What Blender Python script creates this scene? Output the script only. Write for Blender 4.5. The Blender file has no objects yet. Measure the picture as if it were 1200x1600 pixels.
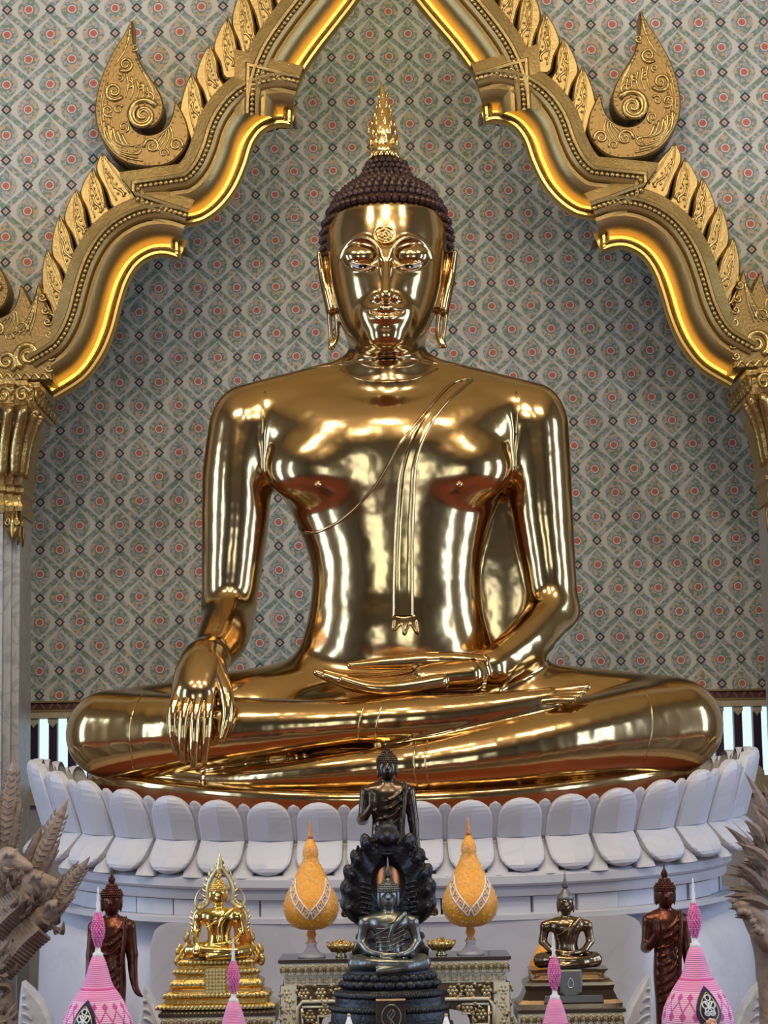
import bpy, bmesh, math, random
import numpy as np
from mathutils import Vector, Matrix
from mathutils.bvhtree import BVHTree

random.seed(7); np.random.seed(7)
scene = bpy.context.scene
C = scene.collection
PI = math.pi

# ------------------------------------------------------------------ camera
FPX = 3200.0                       # focal length in pixels of the 1200x1600 frame
CAM = Vector((0.0, -9.7, 1.5))
PITCH = math.radians(7.65)
ROLL = math.radians(1.0)
_f = Vector((0, math.cos(PITCH), math.sin(PITCH)))
_r0 = Vector((1, 0, 0)); _u0 = Vector((0, -math.sin(PITCH), math.cos(PITCH)))
_r = _r0 * math.cos(ROLL) - _u0 * math.sin(ROLL)
_u = _r0 * math.sin(ROLL) + _u0 * math.cos(ROLL)
cam_data = bpy.data.cameras.new('camera')
cam_data.sensor_fit = 'VERTICAL'; cam_data.sensor_height = 24.0
cam_data.lens = FPX / 1600 * 24.0
cam_data.clip_end = 200
cam = bpy.data.objects.new('camera', cam_data); C.objects.link(cam)
cam.matrix_world = Matrix(((_r.x, _u.x, -_f.x, CAM.x), (_r.y, _u.y, -_f.y, CAM.y), (_r.z, _u.z, -_f.z, CAM.z), (0, 0, 0, 1)))
scene.camera = cam

# ------------------------------------------------------------------ view, sky
scene.view_settings.view_transform = 'Standard'
scene.view_settings.look = 'None'
scene.view_settings.exposure = 0.2
scene.view_settings.gamma = 1.0
scene.view_settings.use_curve_mapping = False
world = bpy.data.worlds.new('sky'); scene.world = world
world.use_nodes = True
_bg = world.node_tree.nodes['Background']
_bg.inputs[0].default_value = (0.62, 0.86, 1.0, 1); _bg.inputs[1].default_value = 1.15
try:
    scene.cycles.use_denoising = True
    scene.cycles.max_bounces = 8
    scene.cycles.glossy_bounces = 5
    scene.cycles.sample_clamp_indirect = 6
except Exception:
    pass

# ------------------------------------------------------------------ large lights
def area_light(name, loc, target, sx, sy, power, col):
    d = bpy.data.lights.new(name, 'AREA'); d.shape = 'RECTANGLE'; d.size = sx; d.size_y = sy
    d.energy = power; d.color = col
    o = bpy.data.objects.new(name, d); C.objects.link(o)
    o.location = loc
    o.rotation_euler = (Vector(target) - Vector(loc)).to_track_quat('-Z', 'Y').to_euler()
    return o
# daylight coming through the side windows and the entrance doors behind the visitor
DAY = (0.55, 0.72, 1.0)
WIN_Y = (-2.2, -6.4)
for wy in WIN_Y:
    for sd in (-1, 1):
        area_light('window_daylight', (sd * 5.95, wy, 2.9), (0, wy, 2.9), 1.25, 4.6, 118, DAY)
for wx in (-2.6, 2.6):
    area_light('door_daylight', (wx, -15.8, 2.0), (wx, 0, 2.0), 1.8, 3.4, 42, (0.85, 0.92, 1.0))
# warm ceiling lamps in front of and above the statue
WARM = (1.0, 0.82, 0.58)
LAMPS = [(-2.3, -4.2), (0.0, -4.6), (2.3, -4.2), (-1.2, -7.0), (1.2, -7.0)]
area_light('niche_fill_light', (0.1, 1.25, 6.35), (0.1, 2.1, 4.2), 1.2, 0.12, 8, (1.0, 0.88, 0.58))  # added fill without a fixture, brightens the top of the niche
for lx, ly in LAMPS:
    area_light('ceiling_lamp_light', (lx, ly, 6.7), (0, 0.3, 2.6), 0.5, 0.5, 78, WARM)
# ================================================================== helpers
def U(px, py, Y):
    """World point on the vertical plane y=Y that the photograph shows at pixel (px,py)."""
    d = _f + _r * ((px - 600) / FPX) + _u * (-(py - 800) / FPX)
    t = (Y - CAM.y) / d.y
    return CAM + d * t
def PXM(Y):
    """metres per photograph pixel at depth Y"""
    return (Y - CAM.y) / FPX

def lnk(o, parent=None):
    C.objects.link(o)
    if parent is not None: o.parent = parent
    return o
def tag(o, label=None, cat=None, group=None, kind=None):
    if label: o['label'] = label
    if cat: o['category'] = cat
    if group: o['group'] = group
    if kind: o['kind'] = kind
    return o
def empty(name, loc=(0, 0, 0), label=None, cat=None, group=None, kind=None):
    o = bpy.data.objects.new(name, None); C.objects.link(o); o.location = loc
    o.empty_display_size = 0.1
    return tag(o, label, cat, group, kind)
def mesh_obj(name, verts, faces, mat=None, parent=None, smooth=False, world=True):
    """verts are world coordinates; a parent Empty only carries a translation"""
    me = bpy.data.meshes.new(name)
    if parent is not None and world:
        off = par_off(parent); V = np.asarray(verts, dtype=float).reshape(-1, 3) - np.array(off)
    else:
        V = np.asarray(verts, dtype=float).reshape(-1, 3)
    if isinstance(faces, np.ndarray) and faces.ndim == 2:
        n = faces.shape[1]
        me.vertices.add(len(V)); me.vertices.foreach_set('co', V.astype(np.float32).ravel())
        me.loops.add(faces.size); me.loops.foreach_set('vertex_index', faces.astype(np.int32).ravel())
        me.polygons.add(len(faces))
        me.polygons.foreach_set('loop_start', np.arange(0, faces.size, n, dtype=np.int32))
        me.update(calc_edges=True); me.validate()
    else:
        me.from_pydata([tuple(v) for v in V], [], [tuple(int(i) for i in f) for f in faces]); me.update()
    if smooth:
        me.polygons.foreach_set('use_smooth', np.ones(len(me.polygons), dtype=bool))
    o = bpy.data.objects.new(name, me)
    if mat: me.materials.append(mat)
    return lnk(o, parent)
def par_off(o):
    v = Vector((0, 0, 0))
    while o is not None:
        v = v + o.location; o = o.parent
    return v
def bm_obj(name, bm, mat=None, parent=None, smooth=False, world=True):
    me = bpy.data.meshes.new(name)
    if parent is not None and world:
        bmesh.ops.translate(bm, verts=bm.verts, vec=-par_off(parent))
    bm.to_mesh(me); bm.free()
    if smooth:
        me.polygons.foreach_set('use_smooth', np.ones(len(me.polygons), dtype=bool))
    if mat: me.materials.append(mat)
    return lnk(bpy.data.objects.new(name, me), parent)
def inst(src, parent, mtx, name=None):
    o = bpy.data.objects.new(name or src.name.split('.')[0], src.data if hasattr(src, 'data') else src)
    C.objects.link(o); o.parent = parent
    if parent is not None: mtx = Matrix.Translation(-par_off(parent)) @ mtx
    o.matrix_local = mtx
    return o
def copy_tree(o, parent=None):
    c = o.copy(); C.objects.link(c); c.parent = parent
    for ch in list(o.children): copy_tree(ch, c)
    return c

# ---- bmesh shape helpers
def bx(bm, c, s, rot=None, bev=0.0):
    m = Matrix.Translation(Vector(c))
    if rot is not None: m = m @ rot.to_4x4()
    g = bmesh.ops.create_cube(bm, size=1.0, matrix=m @ Matrix.Diagonal((s[0], s[1], s[2], 1)))
    if bev > 0:
        vs = set(g['verts'])
        es = [e for e in bm.edges if e.verts[0] in vs and e.verts[1] in vs]
        bmesh.ops.bevel(bm, geom=es, offset=bev, segments=2, affect='EDGES', profile=0.6)
def box_obj(name, c, s, mat, parent=None, bev=0.0):
    bm = bmesh.new(); bx(bm, c, s, bev=bev)
    return bm_obj(name, bm, mat, parent)
def lathe_data(prof, n=32, sx=1.0, sy=1.0):
    """prof: list of (r,z); returns verts, faces around z axis at the origin"""
    V = []; F = []
    for r, z in prof:
        for i in range(n):
            a = 2 * PI * i / n
            V.append((r * math.cos(a) * sx, r * math.sin(a) * sy, z))
    for j in range(len(prof) - 1):
        for i in range(n):
            a = j * n + i; b = j * n + (i + 1) % n
            F.append((a, b, b + n, a + n))
    F.append(tuple(range(n))[::-1]); F.append(tuple(range((len(prof) - 1) * n, len(prof) * n)))
    return V, F
def lathe_obj(name, prof, loc, mat, parent=None, n=32, sx=1.0, sy=1.0, smooth=True):
    V, F = lathe_data(prof, n, sx, sy)
    V = [(x + loc[0], y + loc[1], z + loc[2]) for x, y, z in V]
    o = mesh_obj(name, V, F, mat, parent, smooth)
    return o
def tube_data(pts, rad, n=8, closed=False):
    pts = [Vector(p) for p in pts]; m = len(pts)
    if not hasattr(rad, '__len__'): rad = [rad] * m
    V = []; F = []
    up = Vector((0, 1, 0)) if True else None
    prev = None
    for i, p in enumerate(pts):
        if closed: t = pts[(i + 1) % m] - pts[i - 1]
        else: t = pts[min(i + 1, m - 1)] - pts[max(i - 1, 0)]
        if t.length < 1e-9: t = Vector((0, 0, 1))
        t.normalize()
        if prev is None:
            a = Vector((0, 1, 0)) if abs(t.y) < 0.9 else Vector((1, 0, 0))
            nrm = t.cross(a).normalized()
        else:
            nrm = prev - t * prev.dot(t)
            nrm = nrm.normalized() if nrm.length > 1e-6 else t.orthogonal().normalized()
        prev = nrm; bn = t.cross(nrm)
        for k in range(n):
            a = 2 * PI * k / n
            V.append(p + (nrm * math.cos(a) + bn * math.sin(a)) * rad[i])
    mm = m if closed else m - 1
    for i in range(mm):
        for k in range(n):
            a = i * n + k; b = i * n + (k + 1) % n
            c = ((i + 1) % m) * n + (k + 1) % n; d = ((i + 1) % m) * n + k
            F.append((a, b, c, d))
    if not closed:
        F.append(tuple(range(n))[::-1]); F.append(tuple(range((m - 1) * n, m * n)))
    return V, F
class MB:
    """collects pieces of ONE part"""
    def __init__(s): s.V = []; s.F = []
    def add(s, VF):
        V, F = VF; o = len(s.V)
        s.V += [tuple(v) for v in V]; s.F += [tuple(i + o for i in f) for f in F]; return s
    def tube(s, pts, rad, n=8, closed=False): return s.add(tube_data(pts, rad, n, closed))
    def ball(s, c, r, n=8, m=6, sc=(1, 1, 1)):
        prof = [(max(1e-4, math.sin(PI * j / m)) * r, -math.cos(PI * j / m) * r) for j in range(m + 1)]
        V, F = lathe_data(prof, n)
        return s.add(([(x * sc[0] + c[0], y * sc[1] + c[1], z * sc[2] + c[2]) for x, y, z in V], F))
    def box(s, c, sz, rot=None):
        V = []
        for dx in (-.5, .5):
            for dy in (-.5, .5):
                for dz in (-.5, .5):
                    v = Vector((dx * sz[0], dy * sz[1], dz * sz[2]))
                    if rot is not None: v = rot @ v
                    V.append((v.x + c[0], v.y + c[1], v.z + c[2]))
        return s.add((V, [(0, 1, 3, 2), (4, 6, 7, 5), (0, 4, 5, 1), (2, 3, 7, 6), (0, 2, 6, 4), (1, 5, 7, 3)]))
    def lathe(s, prof, loc, n=24, sx=1., sy=1.):
        V, F = lathe_data(prof, n, sx, sy)
        return s.add(([(x + loc[0], y + loc[1], z + loc[2]) for x, y, z in V], F))
    def build(s, name, mat, parent=None, smooth=False): return mesh_obj(name, s.V, s.F, mat, parent, smooth)
def catmull(pts, n=6, closed=False):
    pts = [tuple(p) for p in pts]; out = []
    m = len(pts); rng = range(m if closed else m - 1)
    for i in rng:
        if closed: p0, p1, p2, p3 = pts[i - 1], pts[i], pts[(i + 1) % m], pts[(i + 2) % m]
        else: p0, p1, p2, p3 = pts[max(i - 1, 0)], pts[i], pts[i + 1], pts[min(i + 2, m - 1)]
        for k in range(n):
            t = k / n
            out.append(tuple(0.5 * (2 * b + (c - a) * t + (2 * a - 5 * b + 4 * c - d) * t * t + (-a + 3 * b - 3 * c + d) * t ** 3)
                             for a, b, c, d in zip(p0, p1, p2, p3)))
    if not closed: out.append(pts[-1])
    return out
from mathutils.geometry import tessellate_polygon
def cap_tris(V, ids):
    t = tessellate_polygon([[Vector((V[i][0], V[i][2], 0)) for i in ids]])
    return [tuple(ids[k] for k in f) for f in t]
def slab_data(outline, y0, y1, dome=0.0, inset=0.0):
    """extrude an (x,z) outline (world) from y1 (back) to y0 (front); optional bevel inset and domed centre"""
    n = len(outline); cx = sum(p[0] for p in outline) / n; cz = sum(p[1] for p in outline) / n
    V = [(x, y1, z) for x, z in outline] + [(x, y0, z) for x, z in outline]
    F = []
    for i in range(n):
        j = (i + 1) % n; F.append((i, j, n + j, n + i))
    def oriented(fs, sgn):
        out = []
        for a, b, c in fs:
            w = (V[b][0] - V[a][0]) * (V[c][2] - V[a][2]) - (V[c][0] - V[a][0]) * (V[b][2] - V[a][2])
            out.append((a, b, c) if w * sgn > 0 else (a, c, b))
        return out
    area0 = sum(outline[i][0] * outline[(i + 1) % n][1] - outline[(i + 1) % n][0] * outline[i][1] for i in range(n))
    if area0 > 0: F = [f[::-1] for f in F]
    F += oriented(cap_tris(V, list(range(n))), -1)
    if inset > 0:
        pts = [Vector((x, z)) for x, z in outline]
        area = sum(outline[i][0] * outline[(i + 1) % n][1] - outline[(i + 1) % n][0] * outline[i][1] for i in range(n))
        sg = 1 if area > 0 else -1
        for i in range(n):
            t = pts[(i + 1) % n] - pts[i - 1]
            t = t.normalized() if t.length > 1e-9 else Vector((1, 0))
            nr = Vector((-t.y, t.x)) * sg
            q = pts[i] + nr * inset
            V.append((q.x, y0 - dome, q.y))
        for i in range(n):
            j = (i + 1) % n; f = (n + i, n + j, 2 * n + j, 2 * n + i); F.append(f[::-1] if area0 < 0 else f)
        F += oriented(cap_tris(V, list(range(2 * n, 3 * n))), 1)
    else:
        F += oriented(cap_tris(V, list(range(n, 2 * n))), 1)
    return V, F

# ---- signed-distance modelling (smooth blended solids meshed with surface nets)
class SDF:
    def __init__(s, lo, hi, h):
        s.lo = np.array(lo, float); s.h = h
        n = np.ceil((np.array(hi) - s.lo) / h).astype(int) + 1
        s.n = n
        s.ax = [s.lo[i] + h * np.arange(n[i]) for i in range(3)]
        s.F = np.full(n, 1.0, np.float32)
    def _sl(s, lo, hi):
        sl = []
        for i in range(3):
            a = int(np.floor((lo[i] - s.lo[i]) / s.h)); b = int(np.ceil((hi[i] - s.lo[i]) / s.h)) + 1
            sl.append(slice(max(a, 0), min(max(b, 0), s.n[i])))
        return tuple(sl)
    def _xyz(s, sl):
        return (s.ax[0][sl[0]][:, None, None].astype(np.float32), s.ax[1][sl[1]][None, :, None].astype(np.float32), s.ax[2][sl[2]][None, None, :].astype(np.float32))
    def _mix(s, sl, d, k, sub=False):
        a = s.F[sl]
        if a.size == 0: return s
        d = d.astype(np.float32)
        if sub:
            d = -d
            if k <= 0: s.F[sl] = np.maximum(a, d)
            else:
                t = np.clip(.5 - .5 * (a - d) / k, 0, 1); s.F[sl] = a * (1 - t) + d * t + k * t * (1 - t)
        elif k <= 0: s.F[sl] = np.minimum(a, d)
        else:
            t = np.clip(.5 + .5 * (a - d) / k, 0, 1); s.F[sl] = a * (1 - t) + d * t - k * t * (1 - t)
        return s
    def cone(s, a, b, r1, r2, k=0.02, sub=False, sq=(1, 1, 1)):
        """capsule from a to b with radii r1,r2; sq squashes space per axis"""
        a = np.array(a, float); b = np.array(b, float); q = np.array(sq, float)
        R = max(r1, r2) + k + 3 * s.h; RR = R * max(1, 1 / q.min() if q.min() < 1 else 1)
        sl = s._sl(np.minimum(a, b) - RR / np.minimum(q, 1), np.maximum(a, b) + RR / np.minimum(q, 1))
        X, Y, Z = s._xyz(sl)
        ab = (b - a) * q; L = max((ab * ab).sum(), 1e-12)
        px = (X - a[0]) * q[0]; py = (Y - a[1]) * q[1]; pz = (Z - a[2]) * q[2]
        t = np.clip((px * ab[0] + py * ab[1] + pz * ab[2]) / L, 0, 1)
        d = np.sqrt((px - t * ab[0]) ** 2 + (py - t * ab[1]) ** 2 + (pz - t * ab[2]) ** 2) - (r1 + t * (r2 - r1))
        return s._mix(sl, d, k, sub)
    def chain(s, pts, rad, k=0.02, sub=False, sq=(1, 1, 1), n=4):
        """tapering tube through pts (hard union of short cones), blended once into the body"""
        pts = [tuple(map(float, p)) for p in pts]
        if len(pts) > 2:
            pr = catmull([(*p, r) for p, r in zip(pts, rad)], n)
        else: pr = [(*p, r) for p, r in zip(pts, rad)]
        A = np.array(pr); q = np.array(sq, float); R = A[:, 3].max() + k + 3 * s.h; RR = R / min(1, q.min()) / np.minimum(q, 1)
        sl = s._sl(A[:, :3].min(0) - RR, A[:, :3].max(0) + RR); X, Y, Z = s._xyz(sl)
        if min(X.size, Y.size, Z.size) == 0: return s
        D = None
        for a, b in zip(A, A[1:]):
            ab = (b[:3] - a[:3]) * q; L = max((ab * ab).sum(), 1e-12)
            px = (X - a[0]) * q[0]; py = (Y - a[1]) * q[1]; pz = (Z - a[2]) * q[2]
            t = np.clip((px * ab[0] + py * ab[1] + pz * ab[2]) / L, 0, 1)
            d = np.sqrt((px - t * ab[0]) ** 2 + (py - t * ab[1]) ** 2 + (pz - t * ab[2]) ** 2) - (a[3] + t * (b[3] - a[3]))
            D = d if D is None else np.minimum(D, d)
        return s._mix(sl, D, k, sub)
    def ell(s, c, r, k=0.02, sub=False, rot=None):
        c = np.array(c, float); r = np.array(r, float); R = r.max() + k + 3 * s.h
        ext = (r if rot is None else np.full(3, r.max())) + k + 3 * s.h
        sl = s._sl(c - ext, c + ext)
        X, Y, Z = s._xyz(sl); x = X - c[0]; y = Y - c[1]; z = Z - c[2]
        if rot is not None:
            M = np.array(rot.transposed())
            x, y, z = M[0, 0] * x + M[0, 1] * y + M[0, 2] * z, M[1, 0] * x + M[1, 1] * y + M[1, 2] * z, M[2, 0] * x + M[2, 1] * y + M[2, 2] * z
        k0 = np.sqrt((x / r[0]) ** 2 + (y / r[1]) ** 2 + (z / r[2]) ** 2)
        k1 = np.sqrt((x / r[0] ** 2) ** 2 + (y / r[1] ** 2) ** 2 + (z / r[2] ** 2) ** 2)
        d = k0 * (k0 - 1) / np.maximum(k1, 1e-6)
        return s._mix(sl, d, k, sub)
    def stack(s, rows, k=0.02, n=2.2, sub=False):
        """rows: (z, x0, x1, yfront, yback) bottom to top or top to bottom: a lofted superellipse body"""
        rows = sorted(rows); Z0 = np.array([r[0] for r in rows])
        A = np.array(rows, float)
        zf = np.linspace(Z0[0], Z0[-1], 160)
        cols = []
        for c in range(1, 5):
            v = np.array([p[1] for p in catmull([(a, b) for a, b in zip(Z0, A[:, c])], 12)])
            zz = np.array([p[0] for p in catmull([(a, b) for a, b in zip(Z0, A[:, c])], 12)])
            cols.append(np.interp(zf, zz, v))
        lo = (A[:, 1].min() - k - 3 * s.h, A[:, 3].min() - k - 3 * s.h, Z0[0] - k - 3 * s.h)
        hi = (A[:, 2].max() + k + 3 * s.h, A[:, 4].max() + k + 3 * s.h, Z0[-1] + k + 3 * s.h)
        sl = s._sl(lo, hi); X, Y, Z = s._xyz(sl)
        zc = np.clip(Z[0, 0], Z0[0], Z0[-1])
        x0, x1, yf, yb = [np.interp(zc, zf, c)[None, None, :].astype(np.float32) for c in cols]
        cx = (x0 + x1) / 2; a = np.maximum((x1 - x0) / 2, 1e-3)
        cy = (yf + yb) / 2; b = np.maximum((yb - yf) / 2, 1e-3)
        r = ((np.abs(X - cx) / a) ** n + (np.abs(Y - cy) / b) ** n) ** (1.0 / n)
        d = (r - 1) * np.minimum(a, b)
        dz = np.maximum(Z - Z0[-1], Z0[0] - Z)
        d = np.where(dz > 0, np.sqrt(np.maximum(d, 0) ** 2 + dz ** 2), np.maximum(d, dz))
        return s._mix(sl, d, k, sub)
    def plane_cut(s, axis, val, keep_less=True):
        ax = s.ax[axis] - val
        sh = [1, 1, 1]; sh[axis] = -1
        d = (ax if keep_less else -ax).reshape(sh).astype(np.float32)
        s.F = np.maximum(s.F, d); return s
    def blur(s, it=1):
        for _ in range(it):
            for a in range(3):
                F = np.moveaxis(s.F, a, 0)
                G = F.copy(); G[1:-1] = .25 * F[:-2] + .5 * F[1:-1] + .25 * F[2:]
                s.F = np.moveaxis(G, 0, a)
        return s
    def sample(s, P):
        q = (P - s.lo) / s.h; q = np.clip(q, 0, np.array(s.n) - 1.001)
        i = q.astype(int); f = q - i
        F = s.F; r = 0
        for dx in (0, 1):
            wx = f[:, 0] if dx else 1 - f[:, 0]
            for dy in (0, 1):
                wy = f[:, 1] if dy else 1 - f[:, 1]
                for dz in (0, 1):
                    wz = f[:, 2] if dz else 1 - f[:, 2]
                    r = r + F[i[:, 0] + dx, i[:, 1] + dy, i[:, 2] + dz] * wx * wy * wz
        return r
    def mesh(s, smooth_it=2, newton=2):
        F = s.F; S = F < 0
        cnt = np.zeros(np.array(s.n) - 1, np.uint8)
        for dx in (0, 1):
            for dy in (0, 1):
                for dz in (0, 1):
                    cnt += S[dx:s.n[0] - 1 + dx, dy:s.n[1] - 1 + dy, dz:s.n[2] - 1 + dz]
        mix = (cnt > 0) & (cnt < 8)
        I = np.argwhere(mix); idx = np.full(mix.shape, -1, np.int64); idx[mix] = np.arange(len(I))
        corners = np.array([(a, b, c) for a in (0, 1) for b in (0, 1) for c in (0, 1)])
        val = np.stack([F[I[:, 0] + c[0], I[:, 1] + c[1], I[:, 2] + c[2]] for c in corners], 1)
        acc = np.zeros((len(I), 3)); w = np.zeros(len(I))
        for a in range(8):
            for b in range(a + 1, 8):
                if np.abs(corners[a] - corners[b]).sum() != 1: continue
                va, vb = val[:, a], val[:, b]; m = (va < 0) != (vb < 0)
                t = np.where(m, va / np.where(m, va - vb, 1), 0)
                p = corners[a][None] + t[:, None] * (corners[b] - corners[a])[None]
                acc += p * m[:, None]; w += m
        V = s.lo + s.h * (I + acc / np.maximum(w, 1)[:, None])
        Q = []
        for ax in range(3):
            o1, o2 = [(1, 2), (2, 0), (0, 1)][ax]
            sl0 = [slice(None)] * 3; sl1 = [slice(None)] * 3
            sl0[ax] = slice(0, -1); sl1[ax] = slice(1, None)
            ch = S[tuple(sl0)] != S[tuple(sl1)]
            E = np.argwhere(ch)
            E = E[(E[:, o1] > 0) & (E[:, o2] > 0) & (E[:, o1] < s.n[o1] - 1) & (E[:, o2] < s.n[o2] - 1)]
            if len(E) == 0: continue
            inside = S[E[:, 0], E[:, 1], E[:, 2]]
            def g(d1, d2):
                K = E.copy(); K[:, o1] -= d1; K[:, o2] -= d2
                return idx[K[:, 0], K[:, 1], K[:, 2]]
            q = np.stack([g(1, 1), g(0, 1), g(0, 0), g(1, 0)], 1)
            q = np.where(inside[:, None], q, q[:, ::-1])
            Q.append(q)
        Q = np.concatenate(Q); Q = Q[(Q >= 0).all(1)]
        # relax a little, then pull back onto the surface
        e = np.concatenate([Q[:, [0, 1]], Q[:, [1, 2]], Q[:, [2, 3]], Q[:, [3, 0]]])
        for it in range(smooth_it):
            A = np.zeros_like(V); n = np.zeros(len(V))
            for c in range(3):
                A[:, c] = np.bincount(e[:, 0], V[e[:, 1], c], len(V)) + np.bincount(e[:, 1], V[e[:, 0], c], len(V))
            n = np.bincount(e[:, 0], minlength=len(V)) + np.bincount(e[:, 1], minlength=len(V))
            V = np.where(n[:, None] > 0, .5 * V + .5 * A / np.maximum(n, 1)[:, None], V)
            if it < newton:
                V = V - s._step(V)
        return V, Q
    def _step(s, V):
        h = s.h * .7; f = s.sample(V)
        g = np.stack([s.sample(V + np.eye(3)[i] * h) - s.sample(V - np.eye(3)[i] * h) for i in range(3)], 1) / (2 * h)
        g2 = np.maximum((g * g).sum(1), .05)
        st = (f / g2)[:, None] * g
        L = np.sqrt((st * st).sum(1)); sc = np.minimum(1, s.h * .6 / np.maximum(L, 1e-9))
        return st * sc[:, None]
    def build(s, name, mat, parent=None, smooth_it=2, newton=2, offset=(0, 0, 0)):
        V, Q = s.mesh(smooth_it, newton)
        return mesh_obj(name, V + np.array(offset), Q, mat, parent, smooth=True)

# ---- materials
def new_mat(name):
    m = bpy.data.materials.new(name); m.use_nodes = True
    return m, m.node_tree, m.node_tree.nodes['Principled BSDF']
def hexc(r, g, b):
    def f(c):
        c /= 255.
        return c / 12.92 if c <= .04045 else ((c + .055) / 1.055) ** 2.4
    return (f(r), f(g), f(b), 1)
def mat(name, col, metal=0.0, rough=0.5, col2=None, scale=8.0, bump=0.0, bscale=40.0, spec=None, detail=4.0, coat=0.0, emit=None, estr=0.0):
    m, nt, b = new_mat(name)
    col = col if len(col) == 4 else (*col, 1)
    b.inputs['Base Color'].default_value = col
    b.inputs['Metallic'].default_value = metal; b.inputs['Roughness'].default_value = rough
    if spec is not None: b.inputs['Specular IOR Level'].default_value = spec
    if coat: b.inputs['Coat Weight'].default_value = coat; b.inputs['Coat Roughness'].default_value = .08
    tc = nt.nodes.new('ShaderNodeTexCoord')
    if col2 is not None:
        no = nt.nodes.new('ShaderNodeTexNoise'); no.inputs['Scale'].default_value = scale; no.inputs['Detail'].default_value = detail
        nt.links.new(tc.outputs['Object'], no.inputs['Vector'])
        rp = nt.nodes.new('ShaderNodeValToRGB'); rp.color_ramp.elements[0].color = col
        rp.color_ramp.elements[1].color = col2 if len(col2) == 4 else (*col2, 1)
        rp.color_ramp.elements[0].position = .35; rp.color_ramp.elements[1].position = .65
        nt.links.new(no.outputs['Fac'], rp.inputs['Fac']); nt.links.new(rp.outputs['Color'], b.inputs['Base Color'])
    if bump > 0:
        no = nt.nodes.new('ShaderNodeTexNoise'); no.inputs['Scale'].default_value = bscale; no.inputs['Detail'].default_value = 3
        nt.links.new(tc.outputs['Object'], no.inputs['Vector'])
        bp = nt.nodes.new('ShaderNodeBump'); bp.inputs['Strength'].default_value = bump; bp.inputs['Distance'].default_value = .01
        nt.links.new(no.outputs['Fac'], bp.inputs['Height']); nt.links.new(bp.outputs['Normal'], b.inputs['Normal'])
    if emit is not None:
        b.inputs['Emission Color'].default_value = emit if len(emit) == 4 else (*emit, 1); b.inputs['Emission Strength'].default_value = estr
    return m
class NT:
    """tiny node-math builder"""
    def __init__(s, nt): s.nt = nt
    def _in(s, sock, v):
        if isinstance(v, (int, float)): sock.default_value = v
        else: s.nt.links.new(v, sock)
    def m(s, op, a, b=0.0, c=None):
        n = s.nt.nodes.new('ShaderNodeMath'); n.operation = op
        s._in(n.inputs[0], a); s._in(n.inputs[1], b)
        if c is not None: s._in(n.inputs[2], c)
        return n.outputs[0]
    def add(s, a, b): return s.m('ADD', a, b)
    def sub(s, a, b): return s.m('SUBTRACT', a, b)
    def mul(s, a, b): return s.m('MULTIPLY', a, b)
    def div(s, a, b): return s.m('DIVIDE', a, b)
    def ab(s, a): return s.m('ABSOLUTE', a)
    def lt(s, a, b): return s.m('LESS_THAN', a, b)
    def gt(s, a, b): return s.m('GREATER_THAN', a, b)
    def mn(s, a, b): return s.m('MINIMUM', a, b)
    def mx(s, a, b): return s.m('MAXIMUM', a, b)
    def rnd(s, a): return s.m('ROUND', a)
    def lerp(s, a, b, t): return s.add(s.mul(a, s.sub(1.0, t)), s.mul(b, t))
    def sm(s, e0, e1, x):
        n = s.nt.nodes.new('ShaderNodeMapRange'); n.interpolation_type = 'SMOOTHSTEP'
        s._in(n.inputs['Value'], x); n.inputs['From Min'].default_value = e0; n.inputs['From Max'].default_value = e1
        return n.outputs[0]
    def mixc(s, f, a, b):
        n = s.nt.nodes.new('ShaderNodeMix'); n.data_type = 'RGBA'
        s._in(n.inputs[0], f)
        for sock, v in ((n.inputs[6], a), (n.inputs[7], b)):
            if isinstance(v, tuple): sock.default_value = v
            else: s.nt.links.new(v, sock)
        return n.outputs[2]
# ================================================================== materials of the place
GILT_DEEP = mat('gilt_groove_shade', (0.24, 0.155, 0.055, 1), metal=.7, rough=.45, bump=.3, bscale=60)  # darker gilt behind the relief; groove shade is put into its colour
GILT = mat('gilded_wood', (0.42, 0.30, 0.12, 1), metal=.8, rough=.42, col2=(0.35, 0.245, 0.095, 1), scale=14, bump=.25, bscale=60)
GILT_RELIEF = mat('gilded_relief', (0.50, 0.36, 0.15, 1), metal=.85, rough=.30, col2=(0.38, 0.26, 0.09, 1), scale=30, bump=.35, bscale=45)
GILT_BRIGHT = mat('gilded_bright', (0.62, 0.42, 0.13, 1), metal=.85, rough=.3)
LED = mat('led_cove', (0.9, 0.6, 0.15, 1), rough=.5, emit=(1.0, 0.66, 0.13, 1), estr=.85)
BRASSW = mat('brushed_gilt_moulding', (0.40, 0.285, 0.12, 1), metal=.8, rough=.40, bump=.15, bscale=50)
CEILM = mat('gold_cream_ceiling', (0.74, 0.56, 0.28, 1), rough=.7, col2=(0.66, 0.48, 0.22, 1), scale=.6)
SIDEW = mat('side_wall_paper', (0.27, 0.27, 0.27, 1), rough=.8, col2=(0.22, 0.225, 0.23, 1), scale=6)
MAROON = mat('maroon_lacquer', (0.05, 0.016, 0.035, 1), rough=.35)
PURPLE = mat('purple_lacquer', (0.045, 0.012, 0.04, 1), rough=.4)
CREAMW = mat('cream_wood', (0.52, 0.44, 0.28, 1), rough=.55, col2=(0.46, 0.38, 0.24, 1), scale=20)
CARPET = mat('red_carpet', (0.24, 0.055, 0.022, 1), rough=.95, bump=.4, bscale=300)
TEAK = mat('teak', (0.11, 0.045, 0.02, 1), rough=.45, col2=(0.16, 0.07, 0.03, 1), scale=12)

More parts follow.
